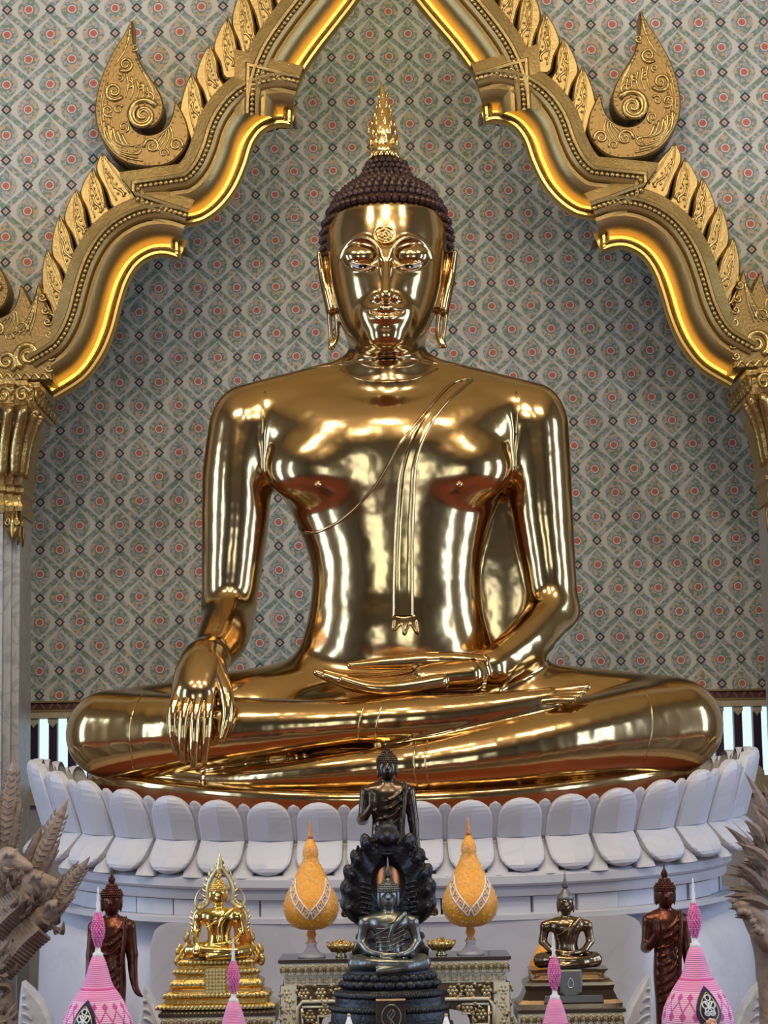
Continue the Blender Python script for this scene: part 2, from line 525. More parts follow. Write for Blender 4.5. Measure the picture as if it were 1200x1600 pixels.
def marble(name, a, b, vein, scale=3.0, rough=.25):
    m, nt, bs = new_mat(name); N = NT(nt)
    tc = nt.nodes.new('ShaderNodeTexCoord')
    n1 = nt.nodes.new('ShaderNodeTexNoise'); n1.inputs['Scale'].default_value = scale; n1.inputs['Detail'].default_value = 6
    nt.links.new(tc.outputs['Object'], n1.inputs['Vector'])
    n2 = nt.nodes.new('ShaderNodeTexNoise'); n2.inputs['Scale'].default_value = scale * 1.3; n2.inputs['Detail'].default_value = 8
    n2.inputs['Distortion'].default_value = 1.4
    nt.links.new(tc.outputs['Object'], n2.inputs['Vector'])
    v = N.sub(1.0, N.sm(0.0, .045, N.ab(N.sub(n2.outputs['Fac'], .5))))
    c = N.mixc(N.sm(.35, .65, n1.outputs['Fac']), a, b)
    c = N.mixc(N.mul(v, .55), c, vein)
    nt.links.new(c, bs.inputs['Base Color']); bs.inputs['Roughness'].default_value = rough
    bs.inputs['Specular IOR Level'].default_value = .4
    return m
MARBLE = marble('white_marble', (0.53, 0.53, 0.575, 1), (0.50, 0.50, 0.545, 1), (0.46, 0.46, 0.51, 1), 1.6, .38)
COLMARB = marble('grey_veined_marble', (0.40, 0.41, 0.44, 1), (0.35, 0.36, 0.39, 1), (0.20, 0.21, 0.24, 1), 3.5, .3)
FLOORM = marble('floor_marble', (0.22, 0.18, 0.14, 1), (0.18, 0.15, 0.12, 1), (0.1, 0.08, 0.07, 1), 1.5, .15)

def wallpaper(name, w, h, ox, oz):
    """printed ogee-lattice wallpaper: pale ogee bands, floral medallions with red rosettes, navy diamonds"""
    m, nt, bs = new_mat(name); N = NT(nt)
    tc = nt.nodes.new('ShaderNodeTexCoord')
    sp = nt.nodes.new('ShaderNodeSeparateXYZ'); nt.links.new(tc.outputs['Object'], sp.inputs[0])
    u = N.div(N.sub(sp.outputs[0], ox), w); v = N.div(N.sub(sp.outputs[2], oz), h)
    def loc(off):
        a = N.sub(u, off); b = N.sub(v, off)
        return N.sub(a, N.rnd(a)), N.sub(b, N.rnd(b))
    u1, v1 = loc(0.0); u2, v2 = loc(0.5)
    def og(vv):
        c = N.m('COSINE', N.mul(vv, PI)); c = N.mul(N.mul(c, c), .5)
        return N.lerp(N.sub(.5, N.ab(vv)), c, .8)
    e1 = og(v1)
    in1 = N.lt(N.ab(u1), e1)
    du = N.lerp(u2, u1, in1); dv = N.lerp(v2, v1, in1)
    e = og(dv); au = N.ab(du)
    slope = N.mul(N.add(.25, N.mul(N.ab(N.m('SINE', N.mul(dv, 2 * PI))), 1.05)), w / h)
    t = N.div(N.sub(e, au), N.m('SQRT', N.add(1.0, N.mul(slope, slope))))      # distance to the lattice line, in cells
    # medallion: teardrop with a pointed crown
    up = N.mn(N.mx(N.div(dv, .36), 0.0), 1.0); dn = N.mn(N.mx(N.div(dv, -.30), 0.0), 1.0)
    hwid = N.mul(N.mul(N.m('POWER', N.m('COSINE', N.mul(up, PI / 2)), 1.5), N.m('POWER', N.m('COSINE', N.mul(dn, PI / 2)), .80)), .255)
    med = N.sub(hwid, au)
    yy = N.mul(dv, h / w)
    # noise for the painted flowers
    def noise(sc, det=2.0):
        n = nt.nodes.new('ShaderNodeTexNoise'); n.inputs['Scale'].default_value = sc; n.inputs['Detail'].default_value = det
        nt.links.new(tc.outputs['Object'], n.inputs['Vector']); return n
    vo = nt.nodes.new('ShaderNodeTexVoronoi'); vo.inputs['Scale'].default_value = 70 * .2317 / w
    nt.links.new(tc.outputs['Object'], vo.inputs['Vector'])
    sepc = nt.nodes.new('ShaderNodeSeparateColor'); nt.links.new(vo.outputs['Color'], sepc.inputs[0])
    rnd1 = sepc.outputs[0]; rnd2 = sepc.outputs[1]
    pale = (0.50, 0.485, 0.44, 1); blue = (0.31, 0.35, 0.385, 1); green = (0.165, 0.245, 0.19, 1); teal = (0.23, 0.29, 0.30, 1)
    ochre = (0.46, 0.33, 0.19, 1); pink = (0.48, 0.34, 0.28, 1); red = (0.45, 0.105, 0.07, 1); navy = (0.040, 0.052, 0.066, 1)
    # inside of the medallion
    ring = N.m('SQRT', N.add(N.mul(du, du), N.mul(yy, yy)))
    stripes = N.m('SINE', N.add(N.mul(N.m('ARCTAN2', du, yy), 10.0), N.mul(ring, 40.0)))
    inside = N.mixc(N.gt(stripes, .1), blue, teal)
    inside = N.mixc(N.gt(rnd1, .60), inside, green)
    inside = N.mixc(N.mul(N.gt(rnd2, .80), N.gt(ring, .14)), inside, ochre)
    inside = N.mixc(N.mul(N.gt(rnd2, .0), N.lt(rnd2, .10)), inside, pink)
    # lattice ribbons (run between diamonds)
    rib = N.mixc(N.gt(N.m('SINE', N.mul(dv, 26.0)), .0), blue, teal)
    rib = N.mixc(N.gt(rnd1, .48), rib, green)
    rib = N.mixc(N.lt(rnd2, .14), rib, pink)
    col = N.mixc(N.mul(N.sm(.060, .076, t), N.sm(-.165, -.145, med)), rib, pale)
    col = N.mixc(N.sm(-.008, .012, med), col, inside)
    # rosette
    col = N.mixc(N.sub(1.0, N.sm(.125, .135, ring)), col, (0.16, 0.18, 0.20, 1))
    col = N.mixc(N.sub(1.0, N.sm(.100, .110, ring)), col, (0.60, 0.50, 0.44, 1))
    col = N.mixc(N.sub(1.0, N.sm(.074, .082, ring)), col, red)
    # diamonds
    def dl(ou, ov):
        a = N.sub(u, ou); b = N.sub(v, ov)
        return N.add(N.ab(N.sub(a, N.rnd(a))), N.mul(N.ab(N.sub(b, N.rnd(b))), h / w))
    dd = N.mn(dl(.5, 0.0), dl(0.0, .5)); nearv = 1.0
    col = N.mixc(N.mul(nearv, N.sub(1.0, N.sm(.125, .137, dd))), col, navy)
    col = N.mixc(N.mul(nearv, N.sub(1.0, N.sm(.068, .078, dd))), col, (0.44, 0.36, 0.32, 1))
    col = N.mixc(N.mul(nearv, N.sub(1.0, N.sm(.028, .036, dd))), col, red)
    nz = noise(2.2); 
    hs = nt.nodes.new('ShaderNodeHueSaturation'); nt.links.new(col, hs.inputs['Color'])
    nt.links.new(N.add(.92, N.mul(nz.outputs['Fac'], .16)), hs.inputs['Value'])
    hs.inputs['Saturation'].default_value = .92
    nt.links.new(hs.outputs[0], bs.inputs['Base Color']); bs.inputs['Roughness'].default_value = .75
    bs.inputs['Specular IOR Level'].default_value = .25
    return m

# ================================================================== the hall
YF, YB = 0.95, 2.10                    # front wall plane with the arch, back wall of the niche
AX = U(621, 1000, .8).x                # axis of the arch
_pb = U(603.5, 232, YB)                 # a rosette of the niche wallpaper
_q1 = U(703, 431, YB)
WPB = wallpaper('niche_wallpaper', 62.6 * PXM(YB), 76.0 * PXM(YB) * 1.0, U(608, 88, YB).x, U(608, 88, YB).z)
WPF = wallpaper('front_wallpaper', 70.4 * PXM(YF) * 1.0, 84.5 * PXM(YF), U(45, 15, YF).x, U(45, 15, YF).z)

floor = tag(box_obj('floor', (0, -6.5, -.05), (12.4, 19.6, .1), CARPET), 'red carpeted floor of the hall', kind='structure')
tag(box_obj('ceiling', (0, -6.5, 8.05), (12.4, 19.6, .1), CEILM), 'cream ceiling of the hall', kind='structure')
for side, nm in ((-1, 'wall_left'), (1, 'wall_right')):
    mb = MB(); x = side * 6.1
    edges = [(-16.0, WIN_Y[1] - .65), (WIN_Y[1] + .65, WIN_Y[0] - .65), (WIN_Y[0] + .65, 3.0)]
    for a, b in edges: mb.box((x, (a + b) / 2, 4.0), (.2, b - a, 8.0))
    for wy in WIN_Y:
        mb.box((x, wy, .3), (.2, 1.3, .6)); mb.box((x, wy, 6.6), (.2, 1.3, 2.8))
    tag(mb.build(nm, SIDEW), 'papered side wall with tall windows', kind='structure')
    for i, wy in enumerate(WIN_Y):
        fr = MB()
        for dy in (-.63, .63): fr.box((side * 6.02, wy + dy, 2.9), (.12, .06, 4.7))
        for z in (.6, 5.2): fr.box((side * 6.02, wy, z), (.12, 1.3, .08))
        tag(fr.build('window_%d' % (i + 1 + (2 if side > 0 else 0)), TEAK), 'tall teak window frame in the side wall', kind='structure')
mb = MB()
for a, b in ((-6.2, -3.6), (-1.6, 1.6), (3.6, 6.2)): mb.box(((a + b) / 2, -16.1, 4.0), (b - a, .2, 8.0))
for wx in (-2.6, 2.6): mb.box((wx, -16.1, 6.0), (2.0, .2, 4.0))
tag(mb.build('wall_entrance', SIDEW), 'entrance wall with two doorways', kind='structure')
for i, wx in enumerate((-2.6, 2.6)):
    fr = MB()
    for dx in (-.96, .96): fr.box((wx + dx, -16.0, 2.0), (.1, .14, 4.0))
    fr.box((wx, -16.0, 3.96), (2.0, .14, .1))
    tag(fr.build('door_%d' % (i + 1), TEAK), 'teak frame of an open entrance doorway', kind='structure')

# ---- arch outline in the photograph (left half), lip edge of the moulding
_segA = [(604, -72), (580, -38), (556, 0), (527, 38), (495, 79), (470, 118), (457, 158), (455, 194)]
_segB = [(455, 194), (436, 191), (412, 200), (395, 222), (384, 256), (368, 292), (345, 322), (315, 343), (279, 350)]
_segC = [(279, 402), (258, 396), (237, 398), (215, 412), (199, 437), (188, 470), (176, 515), (158, 556), (130, 592), (85, 621)]
SEGS = [catmull(s, 4) for s in (_segA, _segB, _segC)]
YA = .76                               # plane of the arch mouldings
def wl(p, Y=YA):                      # photo pixel -> (x,z) on the wall plane, relative to the arch axis
    q = U(p[0], p[1], Y); return (q.x - AX, q.z)
PATHW = []
for s in SEGS:
    for p in s:
        q = wl(p)
        if not PATHW or (abs(q[0] - PATHW[-1][0]) + abs(q[1] - PATHW[-1][1])) > 1e-4: PATHW.append(q)
PATHW[0] = (0.0, PATHW[0][1])
CORN = [i for i, p in enumerate(PATHW) if any(abs(p[0] - wl(c)[0]) + abs(p[1] - wl(c)[1]) < 1e-3 for c in ((455, 194), (279, 350), (279, 402)))]
PX = PXM(YA)
def offset_path(d, flip=1):
    """mitred offset of the lip outline by d photo pixels, away from the opening"""
    d = d * PX; n = len(PATHW); out = []
    for i, p in enumerate(PATHW):
        P = Vector(p)
        a = (P - Vector(PATHW[i - 1])).normalized() if i > 0 else None
        b = (Vector(PATHW[i + 1]) - P).normalized() if i < n - 1 else None
        if i == 0: a = Vector((-b.x, b.y)); a = Vector((b.x, -b.y))
        if b is None: b = a
        na = Vector((a.y, -a.x)); nb = Vector((b.y, -b.x))      # right of travel = outward (up-left)
        m = (na + nb); 
        if m.length < 1e-6: m = na
        m.normalize(); c = max(.45, m.dot(na))
        q = P + m * (d / c); out.append((q.x * flip, q.y))
    return out
# front wall with the opening
half_in = offset_path(32)
mb_v = []
zb = U(60, 1260, YF).z
ol = [(p[0] - .01, p[1]) for p in half_in]
poly = [(-6.2 - AX, 0), (-6.2 - AX, 8.0), (6.2 - AX, 8.0), (6.2 - AX, 0), (1.98, 0), (1.98, ol[-1][1])]
poly += [(-p[0], p[1]) for p in reversed(half_in)] + [p for p in half_in[1:]] + [(-1.98, ol[-1][1]), (-1.98, 0)]
poly = [(x + AX, z) for x, z in poly]
V, F = slab_data(poly[::-1], YF, YF + .22)
tag(mesh_obj('wall_front', V, F, WPF), 'wall papered with ogee lattice around the gilded arch', kind='structure')
# niche: side walls, ceiling, back wall with a row of openings low down
zt = U(100, 1122, YB).z; zb = U(100, 1230, YB).z
tag(box_obj('wall_niche_left', (AX - 2.7, 1.75, 4), (.1, 1.2, 8), SIDEW), 'side wall of the niche', kind='structure')
tag(box_obj('wall_niche_right', (AX + 2.7, 1.75, 4), (.1, 1.2, 8), SIDEW), 'side wall of the niche', kind='structure')
mb = MB(); x0, x1, xi = AX - 2.7, AX + 2.7, .85
mb.box((AX, YB + .06, (zt + 8) / 2), (5.4, .12, 8 - zt))
mb.box((AX, YB + .06, (zt + zb) / 2), (2 * xi, .12, zt - zb))
tag(mb.build('wall_back', WPB), 'niche wall papered with ogee lattice behind the golden statue', kind='structure')
tag(box_obj('wall_back_base', (AX, YB + .06, zb / 2), (5.4, .12, zb), MARBLE), 'pale stone base of the niche wall', kind='structure')
# border, rails and the lacquered posts of the low window band
DKRED = mat('border_red', (0.10, 0.022, 0.022, 1), rough=.5)
zs = U(80, 1097, YB).z; ze = U(80, 1111, YB).z
b = tag(box_obj('trim_1', (AX, YB - .012, (zs + ze) / 2), (5.3, .024, zs - ze), DKRED), 'dark red border strip with zigzag under the wallpaper', kind='structure')
mb = MB(); n = 110
for i in range(n):
    xx = AX - 2.6 + i * 5.2 / n
    mb.box((xx, YB - .026, (zs + ze) / 2), (.012, .006, (zs - ze) * .75), Matrix.Rotation(.6 if i % 2 else -.6, 3, 'Y'))
tag(mb.build('zigzag_ornament', mat('border_pale', (0.16, 0.075, 0.06, 1), rough=.5), b), kind='stuff')
mb = MB(); mb.box((AX, YB - .015, ze), (5.3, .05, .012)); mb.box((AX, YB - .015, zs), (5.3, .05, .010))
mb.build('border_edge', mat('border_edge_gold', (0.28, 0.19, 0.08, 1), metal=.5, rough=.5), b)
t2 = tag(box_obj('trim_2', (AX, YB - .01, (ze + zt) / 2), (5.3, .05, ze - zt), CREAMW), 'cream rail above the window band', kind='structure')
t3 = tag(box_obj('trim_3', (AX, YB - .01, zb - .05), (5.3, .06, .10), CREAMW), 'cream sill below the window band', kind='structure')
pitch = 29.6 * PXM(YB)
xp = U(82.5, 1150, YB).x
wn = 0
for side in (-1, 1):
    w = empty('window_%d' % (5 + (side > 0)), (0, 0, 0), 'low window band between lacquered posts behind the statue', kind='structure')
    k = -5
    while k < 40:
        X = xp + k * pitch; k += 1
        if side < 0 and not (AX - 2.6 < X < AX - xi + .02): continue
        if side > 0 and not (AX + xi - .02 < X < AX + 2.6): continue
        o = box_obj('post', (X, YB + .03, (zt + zb) / 2), (13.0 * PXM(YB), .06, zt - zb), PURPLE, w, .004)
        for zz, s in ((zt, -1), (zb, 1)):
            hh = .055; ww = .052
            ol2 = [(X - ww / 2, zz), (X + ww / 2, zz), (X + ww / 2, zz + s * hh * .45), (X, zz + s * hh), (X - ww / 2, zz + s * hh * .45)]
            if s < 0: ol2 = ol2[::-1]
            V, F = slab_data(ol2, YB - .018, YB + .004, dome=.004, inset=.006)
            g = mesh_obj('pointed_cap', V, F, CREAMW, w)
tag(box_obj('ceiling_niche', (AX, 1.6, 7.0), (5.4, 1.3, .1), CEILM), 'ceiling of the niche', kind='structure')
for lx, ly in LAMPS:
    l = empty('ceiling_lamp', (lx, ly, 6.8), {(-2.3, -4.2): 'round gilt ceiling lamp left of the altar front', (0.0, -4.6): 'round gilt ceiling lamp in the middle before the altar', (2.3, -4.2): 'round gilt ceiling lamp right of the altar front', (-1.2, -7.0): 'round gilt ceiling lamp above the hall, left of the aisle', (1.2, -7.0): 'round gilt ceiling lamp above the hall, right of the aisle'}[(lx, ly)], 'lamp', 'ceiling lamps of the hall')
    lathe_obj('housing', [(.02, .06), (.34, .06), (.36, 0.0), (.34, -.04), (.30, -.04), (.30, .03), (.02, .03)], (lx, ly, 6.8), GILT_BRIGHT, l, 24)
    mb = MB(); mb.tube([(lx, ly, 6.85), (lx, ly, 8.0)], .015); mb.build('rod', GILT_BRIGHT, l)
# ================================================================== the golden statue
GOLD, _nt, _b = new_mat('polished_gold')
_N = NT(_nt)
_tc = _nt.nodes.new('ShaderNodeTexCoord')
_n1 = _nt.nodes.new('ShaderNodeTexNoise'); _n1.inputs['Scale'].default_value = 2.6; _n1.inputs['Detail'].default_value = 3
_nt.links.new(_tc.outputs['Object'], _n1.inputs['Vector'])
_nt.links.new(_N.mixc(_N.sm(.3, .7, _n1.outputs['Fac']), (0.62, 0.415, 0.18, 1), (0.53, 0.37, 0.19, 1)), _b.inputs['Base Color'])
_b.inputs['Metallic'].default_value = 1.0
_nt.links.new(_N.add(.11, _N.mul(_n1.outputs['Fac'], .07)), _b.inputs['Roughness'])
_n2 = _nt.nodes.new('ShaderNodeTexNoise'); _n2.inputs['Scale'].default_value = 6.5; _n2.inputs['Detail'].default_value = 2
_nt.links.new(_tc.outputs['Object'], _n2.inputs['Vector'])
_bp = _nt.nodes.new('ShaderNodeBump'); _bp.inputs['Strength'].default_value = .22; _bp.inputs['Distance'].default_value = .02
_nt.links.new(_n2.outputs['Fac'], _bp.inputs['Height']); _nt.links.new(_bp.outputs['Normal'], _b.inputs['Normal'])
GOLD_ORN = mat('gold_ornament', (0.80, 0.55, 0.22, 1), metal=1, rough=.16)
HAIR = mat('dark_bronze_hair', (0.060, 0.026, 0.020, 1), metal=.35, rough=.38, col2=(0.040, 0.018, 0.015, 1), scale=25)

SX = U(612, 1000, 0).x               # statue axis
statue = empty('golden_buddha_statue', (SX, 0, U(612, 1240, -.3).z), 'giant polished gold seated Buddha statue on the white lotus base', 'statue')
def P(px, py, d): return np.array(U(px, py, d))
def R(px, d=0.0): return px * PXM(d)
def row(py, xl, xr, yf, yb, dd=0.0):
    a = P(xl, py, dd); b = P(xr, py, dd); return ((a[2] + b[2]) / 2, a[0], b[0], yf, yb)

lo = P(60, 1290, 0) - np.array([.1, 1.05, 0.0]); hi = P(1170, 520, 0) + np.array([.1, .62, 0])
lo[1] = -1.05; hi[1] = .62
B = SDF(lo, hi, .0105)
# torso
B.stack([row(582, 530, 680, -.12, .13), row(600, 470, 742, -.15, .18), row(618, 415, 800, -.19, .22), row(650, 398, 818, -.260, .26),
         row(700, 402, 812, -.300, .28), row(750, 424, 792, -.308, .28), row(790, 450, 775, -.292, .26), row(820, 464, 765, -.280, .25), row(860, 480, 756, -.268, .235),
         row(905, 488, 751, -.260, .22), row(960, 482, 755, -.255, .22), row(1010, 468, 768, -.255, .24), row(1060, 455, 780, -.258, .26),
         row(1120, 440, 795, -.28, .28)], k=.01, n=2.25)
# chest volumes
B.ell(P(498, 734, -.165), (R(78), .126, R(54)), k=.06)
B.ell(P(718, 734, -.165), (R(78), .126, R(54)), k=.06)
B.ell(P(608, 690, -.165), (R(120), .122, R(56)), k=.08)
B.ell(P(608, 985, -.12), (R(95), .135, R(60)), k=.06)
# neck
B.chain([P(604, 500, -.02), P(605, 560, -.01), P(606, 600, 0.0)], [R(60), R(62), R(76)], k=.07)
# trapezius / shoulder caps
B.cone(P(545, 592, .03), P(385, 648, .02), R(34), R(48), k=.07)
B.cone(P(668, 590, .03), P(832, 645, .02), R(34), R(48), k=.07)
# right arm (viewer's left)
B.chain([P(378, 672, 0), P(370, 740, -.01), P(368, 810, -.02), P(362, 890, -.03), P(357, 955, -.05)], [R(53), R(54), R(53), R(47), R(41)], k=.05)
B.chain([P(357, 945, -.045), P(356, 970, -.13), P(348, 995, -.27), P(333, 1020, -.41), P(318, 1042, -.53)], [R(40), R(41), R(39), R(33), R(31)], k=.03, n=6)
# left arm (viewer's right)
B.chain([P(838, 670, 0), P(842, 740, -.01), P(848, 810, -.02), P(858, 890, -.02), P(864, 950, -.04)], [R(51), R(51), R(48), R(42), R(39)], k=.05)
B.chain([P(864, 958, -.04), P(822, 1005, -.24), P(768, 1045, -.40)], [R(40), R(36), R(29)], k=.05)
# robe sheet hanging between left arm and body
B.ell(P(800, 900, .13), (R(66), .05, R(150)), k=.04)
# hips and lap
B.ell(P(612, 1135, -.12), (R(235), .40, R(75)), k=.10)
B.cone(P(545, 1100, .02), P(200, 1142, -.26), R(80), R(64), k=.08)
B.cone(P(690, 1100, .02), P(1035, 1128, -.26), R(80), R(70), k=.08)
# viewer's-left leg: knee, shin in front, ankle
B.chain([P(172, 1147, -.32), P(250, 1146, -.44), P(360, 1142, -.55), P(470, 1135, -.62), P(575, 1128, -.66)], [R(66), R(60), R(50), R(40), R(32)], k=.03)
# its foot lying on the other leg, sole up
B.chain([P(575, 1128, -.66), P(640, 1124, -.66), P(720, 1117, -.64), P(800, 1104, -.62), P(862, 1092, -.60)], [R(33), R(35), R(31), R(24), R(17)], k=.012)
# viewer's-right leg: knee, shin descending to the left, ankle and tucked foot
B.chain([P(1056, 1133, -.30), P(980, 1143, -.42), P(880, 1160, -.55), P(770, 1180, -.65), P(655, 1196, -.70)], [R(71), R(66), R(58), R(47), R(37)], k=.03)
B.chain([P(655, 1196, -.70), P(590, 1200, -.70), P(500, 1208, -.68), P(400, 1216, -.62), P(325, 1218, -.55)], [R(36), R(30), R(25), R(18), R(13)], k=.012)
# lap fill under the legs
B.ell(P(612, 1200, -.25), (R(400), .40, R(32)), k=.05)
# left hand in the lap, palm up
B.chain([P(768, 1046, -.40), P(725, 1051, -.44), P(668, 1056, -.48)], [R(30), R(29), R(24)], k=.03)
B.cone(P(735, 1055, -.50), P(660, 1062, -.54), R(24), R(20), k=.03)
# right hand hanging over the shin (its fingers follow as a finer part of the same skin)
B.chain([P(318, 1036, -.51), P(313, 1062, -.59), P(306, 1088, -.655)], [R(34), R(40), R(36)], k=.04, sq=(1, 1.45, 1))
def fingers(lo, hi, h, chains, k=.005):
    G_ = SDF(lo, hi, h)
    for pts, r in chains:
        G_.chain([P(*p) for p in pts], [R(v, -.6) for v in r], k=k)
    return G_.mesh(2, 2)
FING = []
FING.append(fingers(P(840, 1120, -.75), P(935, 1060, -.5), .0036, [
    ([(850, 1084, -.60), (885, 1078, -.605), (918, 1074, -.61)], [9, 7.5, 6]), ([(850, 1089, -.615), (882, 1085, -.625), (912, 1082, -.63)], [8, 6.5, 5]),
    ([(848, 1093, -.63), (878, 1090, -.64), (905, 1088, -.645)], [8, 6.2, 4.6]), ([(846, 1097, -.645), (872, 1094, -.655), (896, 1093, -.66)], [7, 5.6, 4.2])], .004))
FING.append(fingers(P(480, 1110, -.75), P(770, 1010, -.3), .0046, [
    ([(690, 1048, -.42), (610, 1060, -.43), (545, 1060, -.45), (508, 1050, -.46)], [13, 12, 10, 6]),
    ([(690, 1054, -.48), (610, 1067, -.50), (545, 1067, -.53), (495, 1051, -.54)], [14, 13, 11, 6]),
    ([(690, 1060, -.54), (612, 1072, -.58), (555, 1071, -.605), (508, 1056, -.61)], [14, 13, 11, 6]),
    ([(690, 1065, -.58), (620, 1076, -.64), (575, 1074, -.665), (535, 1061, -.675)], [13, 12, 10, 6]),
    ([(755, 1038, -.46), (685, 1032, -.50), (610, 1036, -.51), (548, 1040, -.52)], [17, 14, 11, 6.5])], .006))
FING.append(fingers(P(245, 1215, -.85) - np.array([0, .05, 0]), P(375, 1030, -.5) + np.array([0, .02, 0]), .0042, [
    ([(283, 1074, -.65), (271, 1108, -.715), (270, 1142, -.735), (275, 1175, -.725)], [10.5, 9.2, 8.0, 5.2]),
    ([(299, 1076, -.665), (288, 1114, -.735), (285, 1152, -.75), (287, 1189, -.735)], [10.5, 9.0, 8.0, 5.2]),
    ([(315, 1077, -.67), (306, 1116, -.74), (303, 1158, -.755), (303, 1198, -.74)], [10.5, 9.0, 8.2, 5.4]),
    ([(330, 1076, -.66), (325, 1114, -.73), (322, 1152, -.745), (319, 1188, -.735)], [10.5, 9.0, 8.0, 5.2]),
    ([(338, 1046, -.60), (352, 1080, -.68), (356, 1116, -.72), (347, 1153, -.73)], [14, 12, 10, 6.5])]))
ZN = P(604, 572, -.02)[2]
B.blur(1)
B.plane_cut(2, ZN, True)
V1, Q1 = B.mesh(3, 3)
# trim the flat cap made by the cut (the head continues there)
del B

# ---- head
def head_sdf(h):
    lo = P(480, 600, 0); hi = P(725, 235, 0)
    lo[1] = -.50; hi[1] = .40; lo[2] = ZN - .03
    H = SDF(lo, hi, h)
    H.chain([P(604, 500, -.02), P(605, 560, -.01), P(606, 600, 0.0)], [R(60), R(62), R(76)], k=.07)
    H.stack([row(582, 530, 680, -.12, .13), row(600, 470, 742, -.15, .18), row(618, 415, 800, -.19, .22)], k=.01, n=2.25)
    H.cone(P(545, 592, .03), P(385, 648, .02), R(34), R(48), k=.07)
    H.cone(P(668, 590, .03), P(832, 645, .02), R(34), R(48), k=.07)
    # skull and face
    face = [row(549, 588, 620, -.325, -.19, -.32), row(543, 569, 639, -.365, -.05, -.32), row(530, 552, 656, -.388, .10, -.29), row(510, 537, 670, -.398, .18, -.23),
            row(480, 525, 683, -.398, .24, -.15), row(450, 517, 691, -.395, .27, -.10), row(420, 512, 695, -.390, .29, -.05), row(390, 510, 698, -.386, .29),
            row(360, 512, 696, -.378, .28, -.04), row(337, 519, 689, -.364, .26, -.10), row(310, 543, 665, -.29, .22, -.17), row(297, 570, 640, -.18, .14, -.15)]
    H.stack(face, k=.035, n=2.15)
    def fy(px, py):
        """depth of the plain face surface at a pixel"""
        z = P(603, py, -.35)[2]
        r = sorted(face); zz = [q[0] for q in r]
        x0, x1, yf, yb = [float(np.interp(z, zz, [q[c] for q in r])) for c in (1, 2, 3, 4)]
        u = min(.999, abs(P(px, py, -.35)[0] - (x0 + x1) / 2) / ((x1 - x0) / 2))
        return (yf + yb) / 2 - (yb - yf) / 2 * (1 - u ** 2.15) ** (1 / 2.15)
    def Q(px, py, lift=0.0): return P(px, py, fy(px, py) - lift)
    for sx in (-1, 1):
        X = lambda dx: 603 + sx * dx
        # hollow under the brow, then the smooth lid filling it as a dome
        H.ell(Q(X(39), 399, .010), (R(33), .030, R(24)), k=.022, sub=True)
        H.chain([Q(X(7), 404, .012), Q(X(10), 388, .010), Q(X(20), 376, .006), Q(X(36), 370, .003), Q(X(53), 376, .001), Q(X(66), 390, .0), Q(X(72), 404, -.003)],
                [R(4.2), R(4.0), R(3.2), R(2.8), R(2.8), R(2.8), R(2)], k=.012)
        H.ell(Q(X(39), 400, -.032), (R(28), .046, R(18)), k=.016)
        # lids
        H.chain([Q(X(17), 416, .006), Q(X(28), 414, .015), Q(X(40), 412.5, .017), Q(X(54), 409.5, .012), Q(X(66), 404, .002)], [R(1.6), R(2.2), R(2.4), R(2.2), R(1.4)], k=.006)
        H.chain([Q(X(17), 417, .004), Q(X(27), 421, .006), Q(X(38), 423, .007), Q(X(50), 420, .006), Q(X(60), 412, .002)], [R(1.4), R(1.7), R(1.8), R(1.7), R(1.2)], k=.006)
        H.ell(Q(X(13), 464.5, .010), (R(8.0), .026, R(6.0)), k=.012)
    H.chain([Q(603, 392, .004), Q(603, 415, .022), Q(603, 440, .048), Q(603, 458, .064)], [R(6.5), R(6.5), R(7.5), R(9.0)], k=.028)
    H.ell(Q(603, 463, .052), (R(9), .034, R(7.5)), k=.014)
    H.ell(Q(603, 491, -.045), (R(38), .062, R(24)), k=.05)
    H.chain([Q(571, 485, .004), Q(585, 484.5, .012), Q(596, 482, .020), Q(603, 483.5, .021), Q(610, 482, .020), Q(621, 484.5, .012), Q(636, 485, .004)],
            [R(2), R(4), R(5), R(4.8), R(5), R(4), R(2)], k=.016)
    H.chain([Q(578, 491, .006), Q(590, 496, .012), Q(603, 498, .016), Q(616, 496, .012), Q(629, 491, .006)], [R(2.5), R(5.5), R(7), R(5.5), R(2.5)], k=.018)
    H.chain([Q(572, 486.5, .012), Q(588, 489, .026), Q(603, 490, .036), Q(618, 489, .026), Q(635, 486.5, .012)], [R(1.2), R(2.0), R(2.2), R(2.0), R(1.2)], k=.005, sub=True)
    H.ell(Q(603, 527, -.030), (R(24), .050, R(16)), k=.05)
    # ears: long lobes
    for sx, pts in ((-1, [(499, 396), (503, 425), (511, 455), (518, 485)]), (1, [(711, 394), (706, 425), (699, 455), (693, 485)])):
        top, m1, m2, m3 = pts
        H.chain([P(*top, -.07), P(*m1, -.05), P(*m2, -.055), P(*m3, -.06)], [R(4.5), R(6.5), R(8.5), R(9)], k=.012, sq=(1, .55, 1))
        H.chain([P(top[0] - sx * 4, top[1] + 6, -.02), P(m1[0] - sx * 8, m1[1], -.01), P(m2[0] - sx * 9, m2[1], -.02)], [R(6), R(10), R(10)], k=.03)
        if sx < 0: lob = [[(514, 485), (516, 515), (517, 533), (516, 543)], [(525, 485), (527, 510), (526, 530), (519, 544)]]
        else: lob = [[(697, 485), (694, 515), (692, 531), (695, 541)], [(687, 485), (684, 510), (684, 526), (690, 541)]]
        for L in lob: H.chain([P(*p, -.06) for p in L], [R(4.2), R(3.6), R(3.6), R(4)], k=.004, sq=(1, .6, 1))
    H.plane_cut(2, ZN - .004, False)
    return H
H = head_sdf(.0046)
H.blur(1)
V2, Q2 = H.mesh(3, 3)
del H
